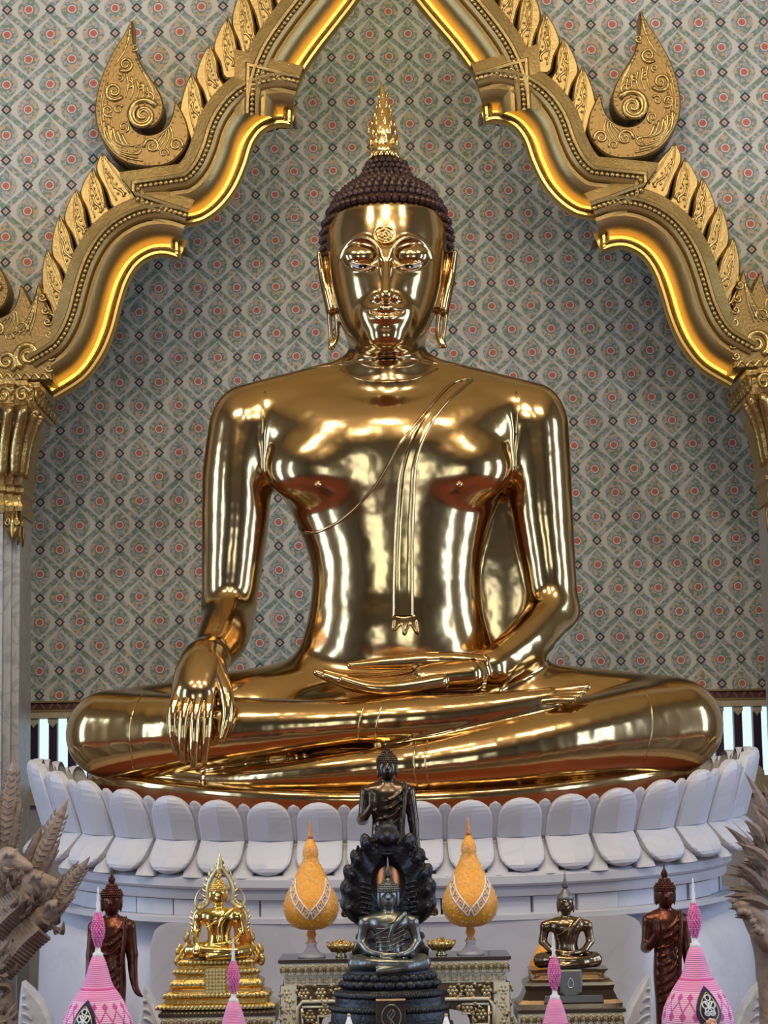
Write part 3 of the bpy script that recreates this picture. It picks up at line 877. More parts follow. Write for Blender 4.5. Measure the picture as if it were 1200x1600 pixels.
# drop the cap faces on both sides of the neck cut and join
def drop_cap(V, Q, z, up):
    cz = V[Q, 2]
    m = (cz > z - .006).all(1) if up else (cz < z + .003).all(1)
    return Q[~m]
Q1 = drop_cap(V1, Q1, ZN, True); Q2 = drop_cap(V2, Q2, ZN - .004, False)
VA = [V1, V2]; QA = [Q1, Q2 + len(V1)]; _n = len(V1) + len(V2)
for v_, q_ in FING: VA.append(v_); QA.append(q_ + _n); _n += len(v_)
VA = np.concatenate(VA); QA = np.concatenate(QA)
body = mesh_obj('body', VA, QA, GOLD, statue, smooth=True)
body['label'] = 'mirror-polished gold body with crossed legs'
BV = BVHTree.FromPolygons([tuple(v) for v in VA], [tuple(int(i) for i in q) for q in QA])
def on_body(px, py, lift=0.0):
    """the point of the statue's surface seen at a photo pixel, lifted along its normal"""
    d = (_f + _r * ((px - 600) / FPX) + _u * (-(py - 800) / FPX)).normalized()
    h = BV.ray_cast(CAM, d)
    if h[0] is None: return None
    n = h[1]
    if n.dot(d) > 0: n = -n
    return h[0] + n * lift, n
def eye_pt(px, py, lift):
    d = (_f + _r * ((px - 600) / FPX) + _u * (-(py - 800) / FPX)).normalized()
    return BV.ray_cast(CAM, d)[0] - d * lift
def line_on_body(name, pts, r=.006, n=5, mat_=None, closed=False, lift=0.0, sub=5):
    out = []
    for p in catmull(pts, sub, closed):
        q = on_body(p[0], p[1], lift)
        if q is not None: out.append(q[0])
    if len(out) > 2:
        V, F = tube_data(out, r, n, closed)
        return mesh_obj(name, V, F, mat_ or GOLD, statue, smooth=True)
# robe edge across the chest, and the folded sash
line_on_body('robe_edge', [(739, 592), (707, 599), (664, 645), (621, 699), (600, 738), (579, 768), (540, 808), (493, 832), (462, 822), (438, 797)], .0085)
def band_on_body(name, left, right, lift, thick):
    L = catmull(left, 6); Rr = catmull(right, 6); m = min(len(L), len(Rr)); V = []; F = []
    nw = 8
    for i in range(m):
        for k in range(nw + 1):
            t = k / nw; p = (L[i][0] * (1 - t) + Rr[i][0] * t, L[i][1] * (1 - t) + Rr[i][1] * t)
            q = on_body(p[0], p[1], lift); e = thick if 0 < k < nw else -thick
            q = q or (Vector(U(p[0], p[1], -.3)), Vector((0, -1, 0)))
            V.append(q[0] + q[1] * (e + (.004 if k in (1, nw - 1) else 0)))
    for i in range(m - 1):
        for k in range(nw):
            a = i * (nw + 1) + k; F.append((a, a + nw + 1, a + nw + 2, a + 1))
    F = [f[::-1] for f in F]
    return mesh_obj(name, V, F, GOLD, statue, smooth=True)
sash = band_on_body('sash', [(712, 603), (676, 637), (643, 677), (624, 736), (617, 800), (613, 880), (612, 962)],
                    [(741, 594), (708, 622), (680, 658), (656, 709), (650, 780), (648, 860), (648, 962)], .004, .008)
for nm, pts in (('sash_fold', [(616, 968), (615, 985), (628, 975), (632, 992), (641, 974), (652, 990), (650, 968)]),
                ('sash_fold', [(613, 962), (630, 966), (649, 962)])):
    line_on_body(nm, pts, .008)
# casting seams and cuffs
for pts in ([(414, 612), (412, 640), (410, 680)], [(806, 612), (808, 640), (806, 680)],
            [(222, 1086), (208, 1110), (203, 1150), (208, 1200)], [(1008, 1078), (1018, 1105), (1018, 1150), (1006, 1190)],
            [(570, 1098), (562, 1125), (560, 1158)], [(598, 1098), (590, 1125), (586, 1160)],
            [(650, 1160), (646, 1190), (652, 1228)], [(668, 1158), (664, 1190), (670, 1228)],
            [(752, 1020), (764, 1035), (768, 1060)], [(546, 560), (575, 572), (604, 576), (640, 572), (664, 560)],
            [(532, 577), (560, 592), (604, 597), (648, 592), (684, 576)]):
    line_on_body('seam', pts, .0045, 5)
# nipples and navel
for px_, py_ in ((497, 757), (718, 757)):
    q = on_body(px_, py_)[0]; MB().ball(q, .018, 10, 6).build('nipple', GOLD, statue, True)
# eyes: shell-white inlays with dark pupils
SHELL = mat('shell_white', (0.72, 0.72, 0.74, 1), rough=.25); ONYX = mat('onyx_black', (0.01, 0.01, 0.012, 1), rough=.12)
for sx in (-1, 1):
    c = 603
    ol = [(19, 416.5), (27, 414.5), (37, 413.6), (48, 412.2), (58, 409.8), (54, 414.5), (47, 418.3), (38, 420.3), (28, 419.3)]
    V = [eye_pt(c + sx * dx, py, .005) for dx, py in ol]; n = len(ol)
    dmin = min(v.y for v in V)
    cen = eye_pt(c + sx * 38, 416.5, .010); V.append(cen)
    F = [(i, (i + 1) % n, n) for i in range(n)]
    e = mesh_obj('eye', V, F if sx > 0 else [f[::-1] for f in F], SHELL, statue, True)
    V = [eye_pt(c + sx * 36 + 7.5 * math.cos(2 * PI * k / 14), 416.2 + 3.2 * math.sin(2 * PI * k / 14), .014) for k in range(14)]
    mesh_obj('pupil', V, [tuple(range(14))], ONYX, e)
# forehead medallion
uc = on_body(601, 367)[0]
mb = MB()
for k in range(3):
    mb.tube([on_body(601 + (17 - 5.5 * k) * math.cos(a), 367 + (13 - 4.2 * k) * math.sin(a) + (2 if k == 0 and abs(a - PI * 1.5) < .3 else 0), .003)[0] for a in [2 * PI * i / 20 for i in range(20)]], .006, 5, True)
random.seed(3)
for k in range(16):
    a = random.random() * 6.28; rr = random.random()
    mb.ball(on_body(601 + 13 * rr * math.cos(a), 367 + 10 * rr * math.sin(a), .002)[0], .008 + .006 * random.random(), 6, 4)
mb.build('forehead_medallion', GOLD_ORN, statue, True)

# ---- hair cap with curls
hz0 = P(603, 440, 0)[2]
HC = SDF((P(480, 450, 0)[0], -.45, P(603, 450, 0)[2]), (P(725, 230, 0)[0], .42, P(603, 230, 0)[2]), .0075)
HC.stack([row(440, 511, 697, -.02, .30), row(420, 508, 700, -.12, .315), row(395, 505, 703, -.20, .32), row(365, 506, 702, -.27, .31), row(338, 511, 697, -.352, .29, -.10),
          row(327, 515, 693, -.378, .275, -.16), row(312, 523, 685, -.358, .245, -.17), row(298, 534, 673, -.30, .20, -.15), row(288, 547, 658, -.23, .155, -.12), row(281, 558, 647, -.16, .125, -.09), row(275, 565, 641, -.125, .12, -.07), row(263, 571, 636, -.105, .105, -.06), row(246, 580, 628, -.08, .08, -.05)], k=.01, n=2.1)
# clear the face below the hairline
V_, Q_ = HC.mesh(2, 2)
hl = lambda x: np.where(np.abs(x) < R(62), P(603, 329, -.3)[2] - .0 * x, P(603, 329, -.3)[2] - ((np.abs(x) - R(62)) / R(30)) ** 1.6 * R(70))
fx = V_[:, 0] - P(603, 380, 0)[0]
bad = (V_[:, 1] < -.02) & (V_[:, 2] < hl(fx) - .004)
Q_ = Q_[~bad[Q_].all(1)]
cap = mesh_obj('hair', V_, Q_, HAIR, statue, smooth=True)
cap['label'] = 'dark bronze hair of tight conical curls'
HBV = BVHTree.FromPolygons([tuple(v) for v in V_], [tuple(int(i) for i in q) for q in Q_])
# one curl: a snail-like cone
bm = bmesh.new(); prev = None; rings = []
for r, z in ((.9, -.35), (1.0, .0), (.98, .28), (.86, .52), (.72, .60), (.62, .74), (.38, .84), (.30, .98), (.02, 1.12)):
    rings.append([bm.verts.new((r * math.cos(2 * PI * k / 9 + z), r * math.sin(2 * PI * k / 9 + z), z)) for k in range(9)])
for a, b2 in zip(rings, rings[1:]):
    for k in range(9): bm.faces.new((a[k], a[(k + 1) % 9], b2[(k + 1) % 9], b2[k]))
curl_me = bpy.data.meshes.new('curl'); bm.to_mesh(curl_me); bm.free(); curl_me.materials.append(HAIR)
curl_me.polygons.foreach_set('use_smooth', np.ones(len(curl_me.polygons), dtype=bool))
cnt = 0; cz_ = [(428 - 11.3 * i if i < 13 else 281 - 9.0 * (i - 13), .5 * (i % 2)) for i in range(17)][::-1]
hx = P(603, 380, 0)[0]
for ri, (py, ph) in enumerate(cz_):
    z = P(603, py, -.05)[2]
    # ring radius probe
    ctr = Vector((hx, -.02 if py > 300 else -.02, z))
    hits = []
    for k in range(240):
        a = 2 * PI * k / 240
        d = Vector((math.cos(a), math.sin(a), 0)); h = HBV.ray_cast(ctr + d * 1.0, -d, 1.0)
        hits.append(h[0] if h[0] is not None else None)
    acc = 0; last = None; step = R(11.4) if py > 285 else R(10); tgt = ph * step
    for k in range(240):
        p = hits[k]; q = hits[(k + 1) % 240]
        if p is None or q is None or (p - q).length > .12: last = None; continue
        acc += (p - q).length
        if acc >= tgt:
            tgt += step
            if p.y > .03: continue                      # only the front, as seen
            if p.y < -.0 and p.z < float(hl(np.array(p.x - hx))) - .002: continue
            hn = HBV.find_nearest(p)[1]
            if hn.dot(p - Vector((hx, -.02, P(603, 380, 0)[2]))) < 0: hn = -hn
            s = R(6.4) if py > 285 else R(5.4)
            m = Matrix.Translation(p) @ hn.to_track_quat('Z', 'Y').to_matrix().to_4x4() @ Matrix.Diagonal((s, s, s * 1.25, 1))
            if cnt < 300: inst(curl_me, cap, m, 'curl'); cnt += 1
print('curls', cnt)

# ---- flame finial
fl = MB()
fx0 = P(600, 240, -.04)
prof = [(py, wd) for py, wd in ((248, 20), (240, 24), (232, 22), (226, 19), (216, 23), (205, 22), (192, 18), (178, 13.5), (164, 9), (150, 6), (139, 3.4), (128, 1.0))]
axis = lambda py: (600 - (248 - py) * .04 + 2.0 * math.sin((py - 128) / 18.0) * (py < 190))
V = []; F = []; n = 14
for py, wd in prof:
    c = P(axis(py), py, -.04)
    for k in range(n):
        a = 2 * PI * k / n; V.append((c[0] + R(wd) * math.cos(a), c[1] + R(wd) * .75 * math.sin(a), c[2]))
for j in range(len(prof) - 1):
    for k in range(n):
        a = j * n + k; b2 = j * n + (k + 1) % n; F.append((a, b2, b2 + n, a + n))
F.append(tuple(range(n))[::-1]); F.append(tuple(range(len(V) - n, len(V))))
finial = mesh_obj('flame_finial', V, F, GOLD_ORN, statue, True)
random.seed(11)
for lev, (py, wd) in enumerate(((222, 21), (208, 21), (194, 18), (180, 14), (166, 9.5), (152, 6.5))):
    nn = 9 if lev < 3 else 6
    for k in range(nn):
        a = 2 * PI * (k + .5 * (lev % 2)) / nn
        if math.sin(a) > .5: continue
        dx = math.cos(a); dy = math.sin(a) * .75
        c = P(axis(py), py, -.04); base = Vector((c[0] + R(wd * .92) * dx, c[1] + R(wd * .92) * dy, c[2]))
        s = R(7.0) * (1 - lev * .09); out = Vector((dx, dy, 0)); up = Vector((0, 0, 1)); sd = Vector((-dy, dx, 0))
        sw = .5 * (1 if k % 2 else -1)
        pts = [base - up * s * .9, base + out * s * .35 + sd * s * sw * .6, base + out * s * .5 + up * s * .9, base + out * s * .62 + up * s * 1.9 - sd * s * sw * .3]
        tb = MB(); tb.tube(catmull(pts, 3), [s * (.55 - .05 * i) if i < 8 else s * .05 for i in range(10)], 6)
        sp = [base + out * s * .42 + (sd * math.cos(t) + up * math.sin(t)) * s * (.62 - .06 * t) for t in [i * .7 for i in range(9)]]
        tb.tube(sp, s * .13, 5)
        tb.build('flame_tongue', GOLD_ORN, finial, True)
mbk = MB(); c = P(600, 244, -.04)
for k in range(14):
    a = 2 * PI * k / 14; mbk.ball((c[0] + R(21) * math.cos(a), c[1] + R(17) * math.sin(a), c[2]), R(4.2), 8, 5, (1, 1, 1.5))
mbk.build('finial_collar', GOLD_ORN, finial, True)

# ---- gold seat plate under the legs
def ring_prof(name, prof, a0, b0, cx, cy, zf, mat_, parent, n=96, half=False):
    """prof (offset outward, dz); plan ellipse a0,b0; zf(x) lifts the ends"""
    V = []; F = []
    for o, z in prof:
        for k in range(n):
            t = 2 * PI * k / n; x = (a0 + o) * math.cos(t); y = (b0 + o) * math.sin(t)
            V.append((cx + x, cy + y, z + zf(x)))
    for j in range(len(prof) - 1):
        for k in range(n):
            a = j * n + k; b2 = j * n + (k + 1) % n; F.append((a, b2, b2 + n, a + n))
    F.append(tuple(range(n))[::-1]); F.append(tuple(range(len(V) - n, len(V))))
    return mesh_obj(name, V, F, mat_, parent, True)
zfp = lambda x: .115 * (abs(x) / 1.4) ** 2
zc = U(612, 1254, -.78).z
ring_prof('seat_plate', [(-.10, -.05), (.03, -.05), (.05, .0), (.052, .030), (.035, .045), (.0, .052), (-.03, .058), (-.02, .075), (-.015, .095), (-.035, .11), (-.2, .12), (-.5, .12)], 1.38, .72, SX, -.02, lambda x: zc + zfp(x), GOLD, statue)
# ================================================================== gilded arch and columns
arch = empty('gilded_arch', (AX, YF, U(85, 621, YF).z), 'scalloped gilded arch with carved flame fringe framing the niche', 'arch')
def strip(profile, name, mat_, flip, cut=None, parent=None, smooth=True):
    """sweep (offset px, world y) profile along the lip outline"""
    rows = [[(x + AX, y, z) for x, z in offset_path(o, flip)] for o, y in profile]
    n = len(rows[0]); V = [v for r in rows for v in r]; F = []
    for j in range(len(rows) - 1):
        for i in range(n - 1):
            f = (j * n + i, j * n + i + 1, (j + 1) * n + i + 1, (j + 1) * n + i)
            F.append(f if flip < 0 else f[::-1])
    o = mesh_obj(name, V, F, mat_, parent or arch, smooth)
    if smooth:
        md = o.modifiers.new('split', 'EDGE_SPLIT'); md.split_angle = math.radians(38)
    return o
for fl_ in (1, -1):
    strip([(40, .90), (2, .87), (-1, .84), (-1, .80), (2, .785), (6, .785), (7, .80)], 'lip', GILT_BRIGHT, fl_)
    strip([(7, .80), (8, .795), (10, .785), (13, .79), (14, .80)], 'carved_rib', GILT_RELIEF, fl_)
    strip([(14, .80), (15, .86), (19, .89), (24, .86)], 'lit_cove', LED, fl_)
    strip([(24, .86), (24.5, .80), (28, .74), (34, .70), (42, .685), (48, .69), (50, .70), (52, .665), (57, .655)], 'moulding', BRASSW, fl_)
    strip([(57, .655), (58, .68), (66, .68), (67, .655), (71, .65), (74, .67), (92, .69), (93, .90)], 'flat_band', GILT, fl_)
    # bead row
    pts = [Vector((x + AX, .668, z)) for x, z in offset_path(62, fl_)]
    mb = MB(); acc = 0.0; step = 8.2 * PX
    for a, b in zip(pts, pts[1:]):
        L = (b - a).length; d = b - a
        while acc < L and L > 0:
            mb.ball(a + d * (acc / L), 4.3 * PX, 8, 5); acc += step
        acc -= L
    tag(mb.build('bead_row', GILT_RELIEF, arch, True), kind='stuff')
    mb = MB(); acc = 0.0; step = 4.2 * PX
    pts = [Vector((x + AX, .784, z)) for x, z in offset_path(10.5, fl_)]
    for a, b in zip(pts, pts[1:]):
        L = (b - a).length; d = b - a
        while acc < L and L > 0:
            mb.ball(a + d * (acc / L), 1.6 * PX, 5, 4); acc += step
        acc -= L
    tag(mb.build('pearl_row', GILT_RELIEF, arch, True), kind='stuff')
    # small pearls along the leaf base
    mb = MB(); acc = 0.0; step = 6.5 * PX
    pts = [Vector((x + AX, .69, z)) for x, z in offset_path(88, fl_)]
    for a, b in zip(pts, pts[1:]):
        L = (b - a).length; d = b - a
        while acc < L and L > 0:
            mb.ball(a + d * (acc / L), 2.0 * PX, 5, 4); acc += step
        acc -= L
    tag(mb.build('pearl_row', GILT_RELIEF, arch, True), kind='stuff')

def aw(p, flip=1):                       # photo px (left half) -> arch plane (x,z), mirrored for the right half
    q = wl(p); return (AX + q[0] * flip, q[1])
# fringe leaves: (tip, slit end) pairs from low to high on each run; slit end of the previous leaf closes its foot
runs = [
    [(92, 500), [((61, 448), (88, 505)), ((74, 390), (106, 447)), ((94, 336), (120, 393)), ((120, 296), (140, 353)), ((146, 264), (171, 323)), ((160, 240), (212, 302))]],
    [(298, 226), [((300, 114), (322, 170)), ((328, 70), (346, 122)), ((356, 28), (377, 99)), ((380, -18), (404, 60)), ((406, -60), (432, 22)), ((434, -100), (462, -16)), ((466, -130), (500, -50)), ((500, -160), (545, -85))]]]
def leaf_obj(flip, prev, tip, slit, ptip):
    px, py = prev; tx, ty = tip; sx, sy = slit
    gap = 3.0
    fr = .80
    ax_, ay_ = px + (ptip[0] - px) * fr + gap * .6, py + (ptip[1] - py) * fr
    mid_ = (px + (ptip[0] - px) * fr * .5 + gap * .6 + 2, py + (ptip[1] - py) * fr * .5)
    bul = ((ax_ * .45 + tx * .55) - 5, (ay_ * .45 + ty * .55) + 3)
    inn = ((tx + sx) / 2 + 2.5, (ty + sy) / 2 - 2)
    foot = [(sx - gap + 10, sy + 16), ((px + sx) / 2 + 14, (py + sy) / 2 + 16), (px + 8, py + 6)]
    ol = [(px + gap * .4, py)] + catmull([(px + gap * .4, py), mid_, (ax_, ay_), bul, (tx, ty)], 4)[1:] + catmull([(tx, ty), inn, (sx - gap, sy)], 5)[1:] + foot
    W = [aw(p, flip) for p in ol]
    V, F = slab_data(W if flip > 0 else W[::-1], .735, .90, dome=.018, inset=3.0 * PX)
    lf = mesh_obj('fringe_leaf', V, F, GILT, arch)
    # carved centre: twisted relief and edge pearls
    mb = MB(); L = []
    for k in range(9):
        t = k / 8
        cx = (px * .42 + sx * .58) * (1 - t) + (tx * 1.0) * t; cy = (py * .42 + sy * .58) * (1 - t) + (ty + 12) * t
        w = 4.5 * math.sin(k * 1.9) * (1 - t * .8) - 4 * math.sin(PI * t)
        q = aw((cx + w, cy), flip); L.append((q[0], .712, q[1]))
    mb.tube(catmull(L, 3), [2.6 * PX * (1 - .6 * i / 24) for i in range(25)], 5)
    for k in range(7):
        t = .08 + .8 * k / 6
        for s_ in (-1, 1):
            cx = (px * .42 + sx * .58) * (1 - t) + tx * t; cy = (py * .42 + sy * .58) * (1 - t) + (ty + 12) * t
            q = aw((cx + s_ * 6 * (1 - t) - 4 * math.sin(PI * t), cy + random.uniform(-2, 2)), flip)
            mb.ball((q[0], .714, q[1]), (2.6 - 1.2 * t) * PX, 6, 4)
    for e_ in (.30, .82):
        Q_ = []
        for k in range(7):
            t = k / 6; bx0 = px + (sx - px) * e_; by0 = py + (sy - py) * e_
            q = aw((bx0 + (tx - bx0) * t * .93 - (6 if e_ < .5 else 1) * math.sin(PI * t), by0 + (ty - by0) * t * .93), flip); Q_.append((q[0], .714, q[1]))
        mb.tube(catmull(Q_, 2), [1.5 * PX] * 13, 5)
    mb.build('leaf_relief', GILT_RELIEF, lf, True)
for fl_ in (1, -1):
    for st, rn in runs:
        prev = st; pt_ = (st[0] - 24, st[1] - 50)
        for tip, slit in rn:
            leaf_obj(fl_, prev, tip, slit, pt_); prev = (slit[0] + 1.5, slit[1]); pt_ = tip

# big flame-shaped finials with a curl
fin_out = [(209, 38), (210, 60), (214, 82), (222, 104), (236, 126), (250, 148), (257, 166), (257, 182), (249, 198), (236, 206), (222, 203), (214, 193), (211, 181),
           (206, 184), (207, 199), (217, 212), (234, 217), (252, 212), (265, 200), (272, 183), (276, 164),
           (285, 178), (294, 198), (297, 220), (288, 243), (266, 262), (236, 267), (206, 263), (182, 250), (166, 231), (155, 208), (151, 180), (155, 148), (165, 116), (180, 86), (196, 60)]
def spiral(c, r0, turns, sgn, n=26, ph=0.0):
    return [(c[0] + r0 * (1 - .92 * i / n) * math.cos(ph + sgn * 2 * PI * turns * i / n), c[1] + r0 * (1 - .92 * i / n) * math.sin(ph + sgn * 2 * PI * turns * i / n)) for i in range(n + 1)]
def finial_obj(flip, dx=0, dy=0, scale=1.0):
    c0 = (225, 160)
    T = lambda p: aw((c0[0] + (p[0] - c0[0]) * scale + dx, c0[1] + (p[1] - c0[1]) * scale + dy), flip)
    cr = catmull(fin_out, 4, True)
    W = [T(p) for p in cr]
    V, F = slab_data(W if flip > 0 else W[::-1], .70, .84, dome=.012, inset=2.5 * PX)
    f = mesh_obj('flame_finial', V, F, GILT_DEEP, arch)
    mb = MB(); Yf = .685; pr = PX * scale
    def tb(pts, r, taper=True):
        Q = [(T(p)[0], Yf, T(p)[1]) for p in pts]; m = len(Q)
        mb.tube(Q, [r * pr * (1 - .6 * i / m if taper else 1) for i in range(m)], 6)
    tb(spiral((226, 187), 25, 1.9, -1, 40, ph=-.6), 5.5)
    tb(spiral((226, 187), 17, 1.5, -1, 30, ph=-2.0), 3.5)
    tb(spiral((181, 150), 15, 1.8, 1, 30, ph=.5), 3.6); tb(spiral((199, 108), 12, 1.8, -1, 30, ph=2.4), 3.2)
    tb(spiral((172, 180), 10, 1.5, 1, 24, ph=1.0), 3.0); tb(spiral((213, 82), 6, 1.3, -1, 20, ph=2.2), 2.4)
    tb(spiral((240, 235), 13, 1.6, 1, 26, ph=3.0), 3.2); tb(spiral((277, 233), 11, 1.6, -1, 26, ph=.4), 3.0); tb(spiral((236, 160), 9, 1.4, 1, 24, ph=4), 2.6)
    for k in range(5):
        tb(catmull([(165 + 7 * k, 196 + 5 * k), (168 + 9 * k, 222 + 3 * k), (186 + 9 * k, 240 - 2 * k)], 5), 2.6)
        tb(catmull([(268 - 3 * k, 205 + 3 * k), (272 - 6 * k, 222), (262 - 7 * k, 243)], 5), 2.0)
        tb(catmull([(200 + 8 * k, 122 + 5 * k), (203 + 8 * k, 140 + 5 * k), (199 + 7 * k, 160 + 3 * k)], 5), 2.2)
        tb(catmull([(206 - 1.2 * k, 52 + 6 * k), (203 - 2 * k, 72 + 5 * k), (194 - 3 * k, 90 + 5 * k)], 4), 1.6)
    for k in range(5):
        tb(catmull([(226 - 8 * k, 258 - 5 * k), (190 - 3 * k, 248 - 5 * k), (166 + 3 * k, 216 - 4 * k), (160 + 3.5 * k, 172), (170 + 4 * k, 128), (192 + 2.6 * k, 84), (207, 56)], 6)[:26 - 2 * k], 1.9)
    for k in range(4):
        tb(catmull([(216 + 3 * k, 100 + 6 * k), (230 + 3 * k, 128 + 4 * k), (244 + 1 * k, 156 + 3 * k)], 5), 1.8)
    for (x_, y_, r_) in ((188, 178, 8), (205, 140, 7), (196, 205, 9), (222, 140, 7), (258, 246, 8), (216, 240, 8), (190, 128, 6), (170, 208, 7)):
        tb(spiral((x_, y_), r_, 1.4, 1 if int(x_) % 2 else -1, 18, ph=x_), 2.2)
    mb.build('scroll_relief', GILT_RELIEF, f, True)
    # row of pearls inside the rim
    mb = MB(); n = len(W); acc = 0; area = sum(W[i][0] * W[(i + 1) % n][1] - W[(i + 1) % n][0] * W[i][1] for i in range(n)); sg = 1 if area > 0 else -1
    for i in range(n):
        a = Vector(W[i]); b = Vector(W[(i + 1) % n]); acc += (b - a).length
        if acc > 8 * pr:
            acc = 0; t = (Vector(W[(i + 1) % n]) - Vector(W[i - 1])).normalized(); nr = Vector((-t.y, t.x)) * sg
            q = a + nr * 5.5 * pr; mb.ball((q.x, Yf + .003, q.y), 1.9 * pr, 6, 4)
    tag(mb.build('rim_pearls', GILT_RELIEF, f, True), kind='stuff')
for fl_ in (1, -1):
    finial_obj(fl_)
    finial_obj(fl_, -240, 285)

# scroll fan where the arch meets the column
for fl_ in (1, -1):
    ol = [(86, 600), (87, 560), (84, 520), (76, 480), (64, 446), (56, 470), (44, 492), (28, 505), (8, 508), (-30, 505), (-70, 520), (-110, 600)]
    W = [aw(p, fl_) for p in catmull(ol, 4)]
    V, F = slab_data(W if fl_ > 0 else W[::-1], .70, .90, dome=.015, inset=3 * PX)
    f = mesh_obj('scroll_fan', V, F, GILT_DEEP, arch)
    mb = MB()
    def tb(pts, r, taper=True):
        Q = [(aw(p, fl_)[0], .682, aw(p, fl_)[1]) for p in pts]; m = len(Q)
        mb.tube(Q, [r * PX * (1 - .6 * i / m if taper else 1) for i in range(m)], 6)
    tb(spiral((48, 560), 21, 1.7, 1, 34, ph=2.0), 6); tb(spiral((14, 570), 16, 1.6, -1, 30, ph=1.0), 5); tb(spiral((-30, 560), 22, 1.7, -1, 34, ph=1.0), 6)
    for k, (x, y) in enumerate(((68, 470), (72, 490), (76, 508), (78, 527), (80, 545), (81, 562), (78, 580))):
        tb(spiral((x + 2, y), 6.5, 1.4, 1, 18, ph=.3), 2.4)
    for k in range(6):
        tb(catmull([(62 - 2 * k * 1.0, 466 + 7 * k), (58 - 5 * k, 500 + 4 * k), (50 - 8 * k, 528)], 5), 2.6)
    for k in range(9): tb(catmull([(80 - 14 * k, 597), (72 - 14 * k, 588), (64 - 14 * k, 596)], 4), 3.0)
    mb.build('scroll_relief', GILT_RELIEF, f, True)

# columns
CRYST = mat('mirror_mosaic', (0.55, 0.52, 0.50, 1), metal=.8, rough=.15, col2=(0.30, 0.26, 0.24, 1), scale=60, bump=.5, bscale=90)
def octo(r, c=.42):
    """square plan with stepped corners"""
    a = r; b = r * (1 - c); m = r * (1 - c / 2)
    return [(a, -b), (a, b), (m, b), (m, m), (b, m), (b, a), (-b, a), (-b, m), (-m, m), (-m, b), (-a, b), (-a, -b), (-m, -b), (-m, -m), (-b, -m), (-b, -a), (b, -a), (b, -m), (m, -m), (m, -b)]
def prism(mbx, plan, cx, cy, levels):
    n = len(plan); V = []; F = []
    for s, z in levels:
        V += [(cx + x * s, cy + y * s, z) for x, y in plan]
    for j in range(len(levels) - 1):
        for i in range(n):
            a = j * n + i; b = j * n + (i + 1) % n; F.append((a, b, b + n, a + n))
    F.append(tuple(range(n))[::-1]); F.append(tuple(range(len(V) - n, len(V))))
    mbx.add((V, F))
YC = .90
def zpx(py): return U(60, py, YC - .2).z
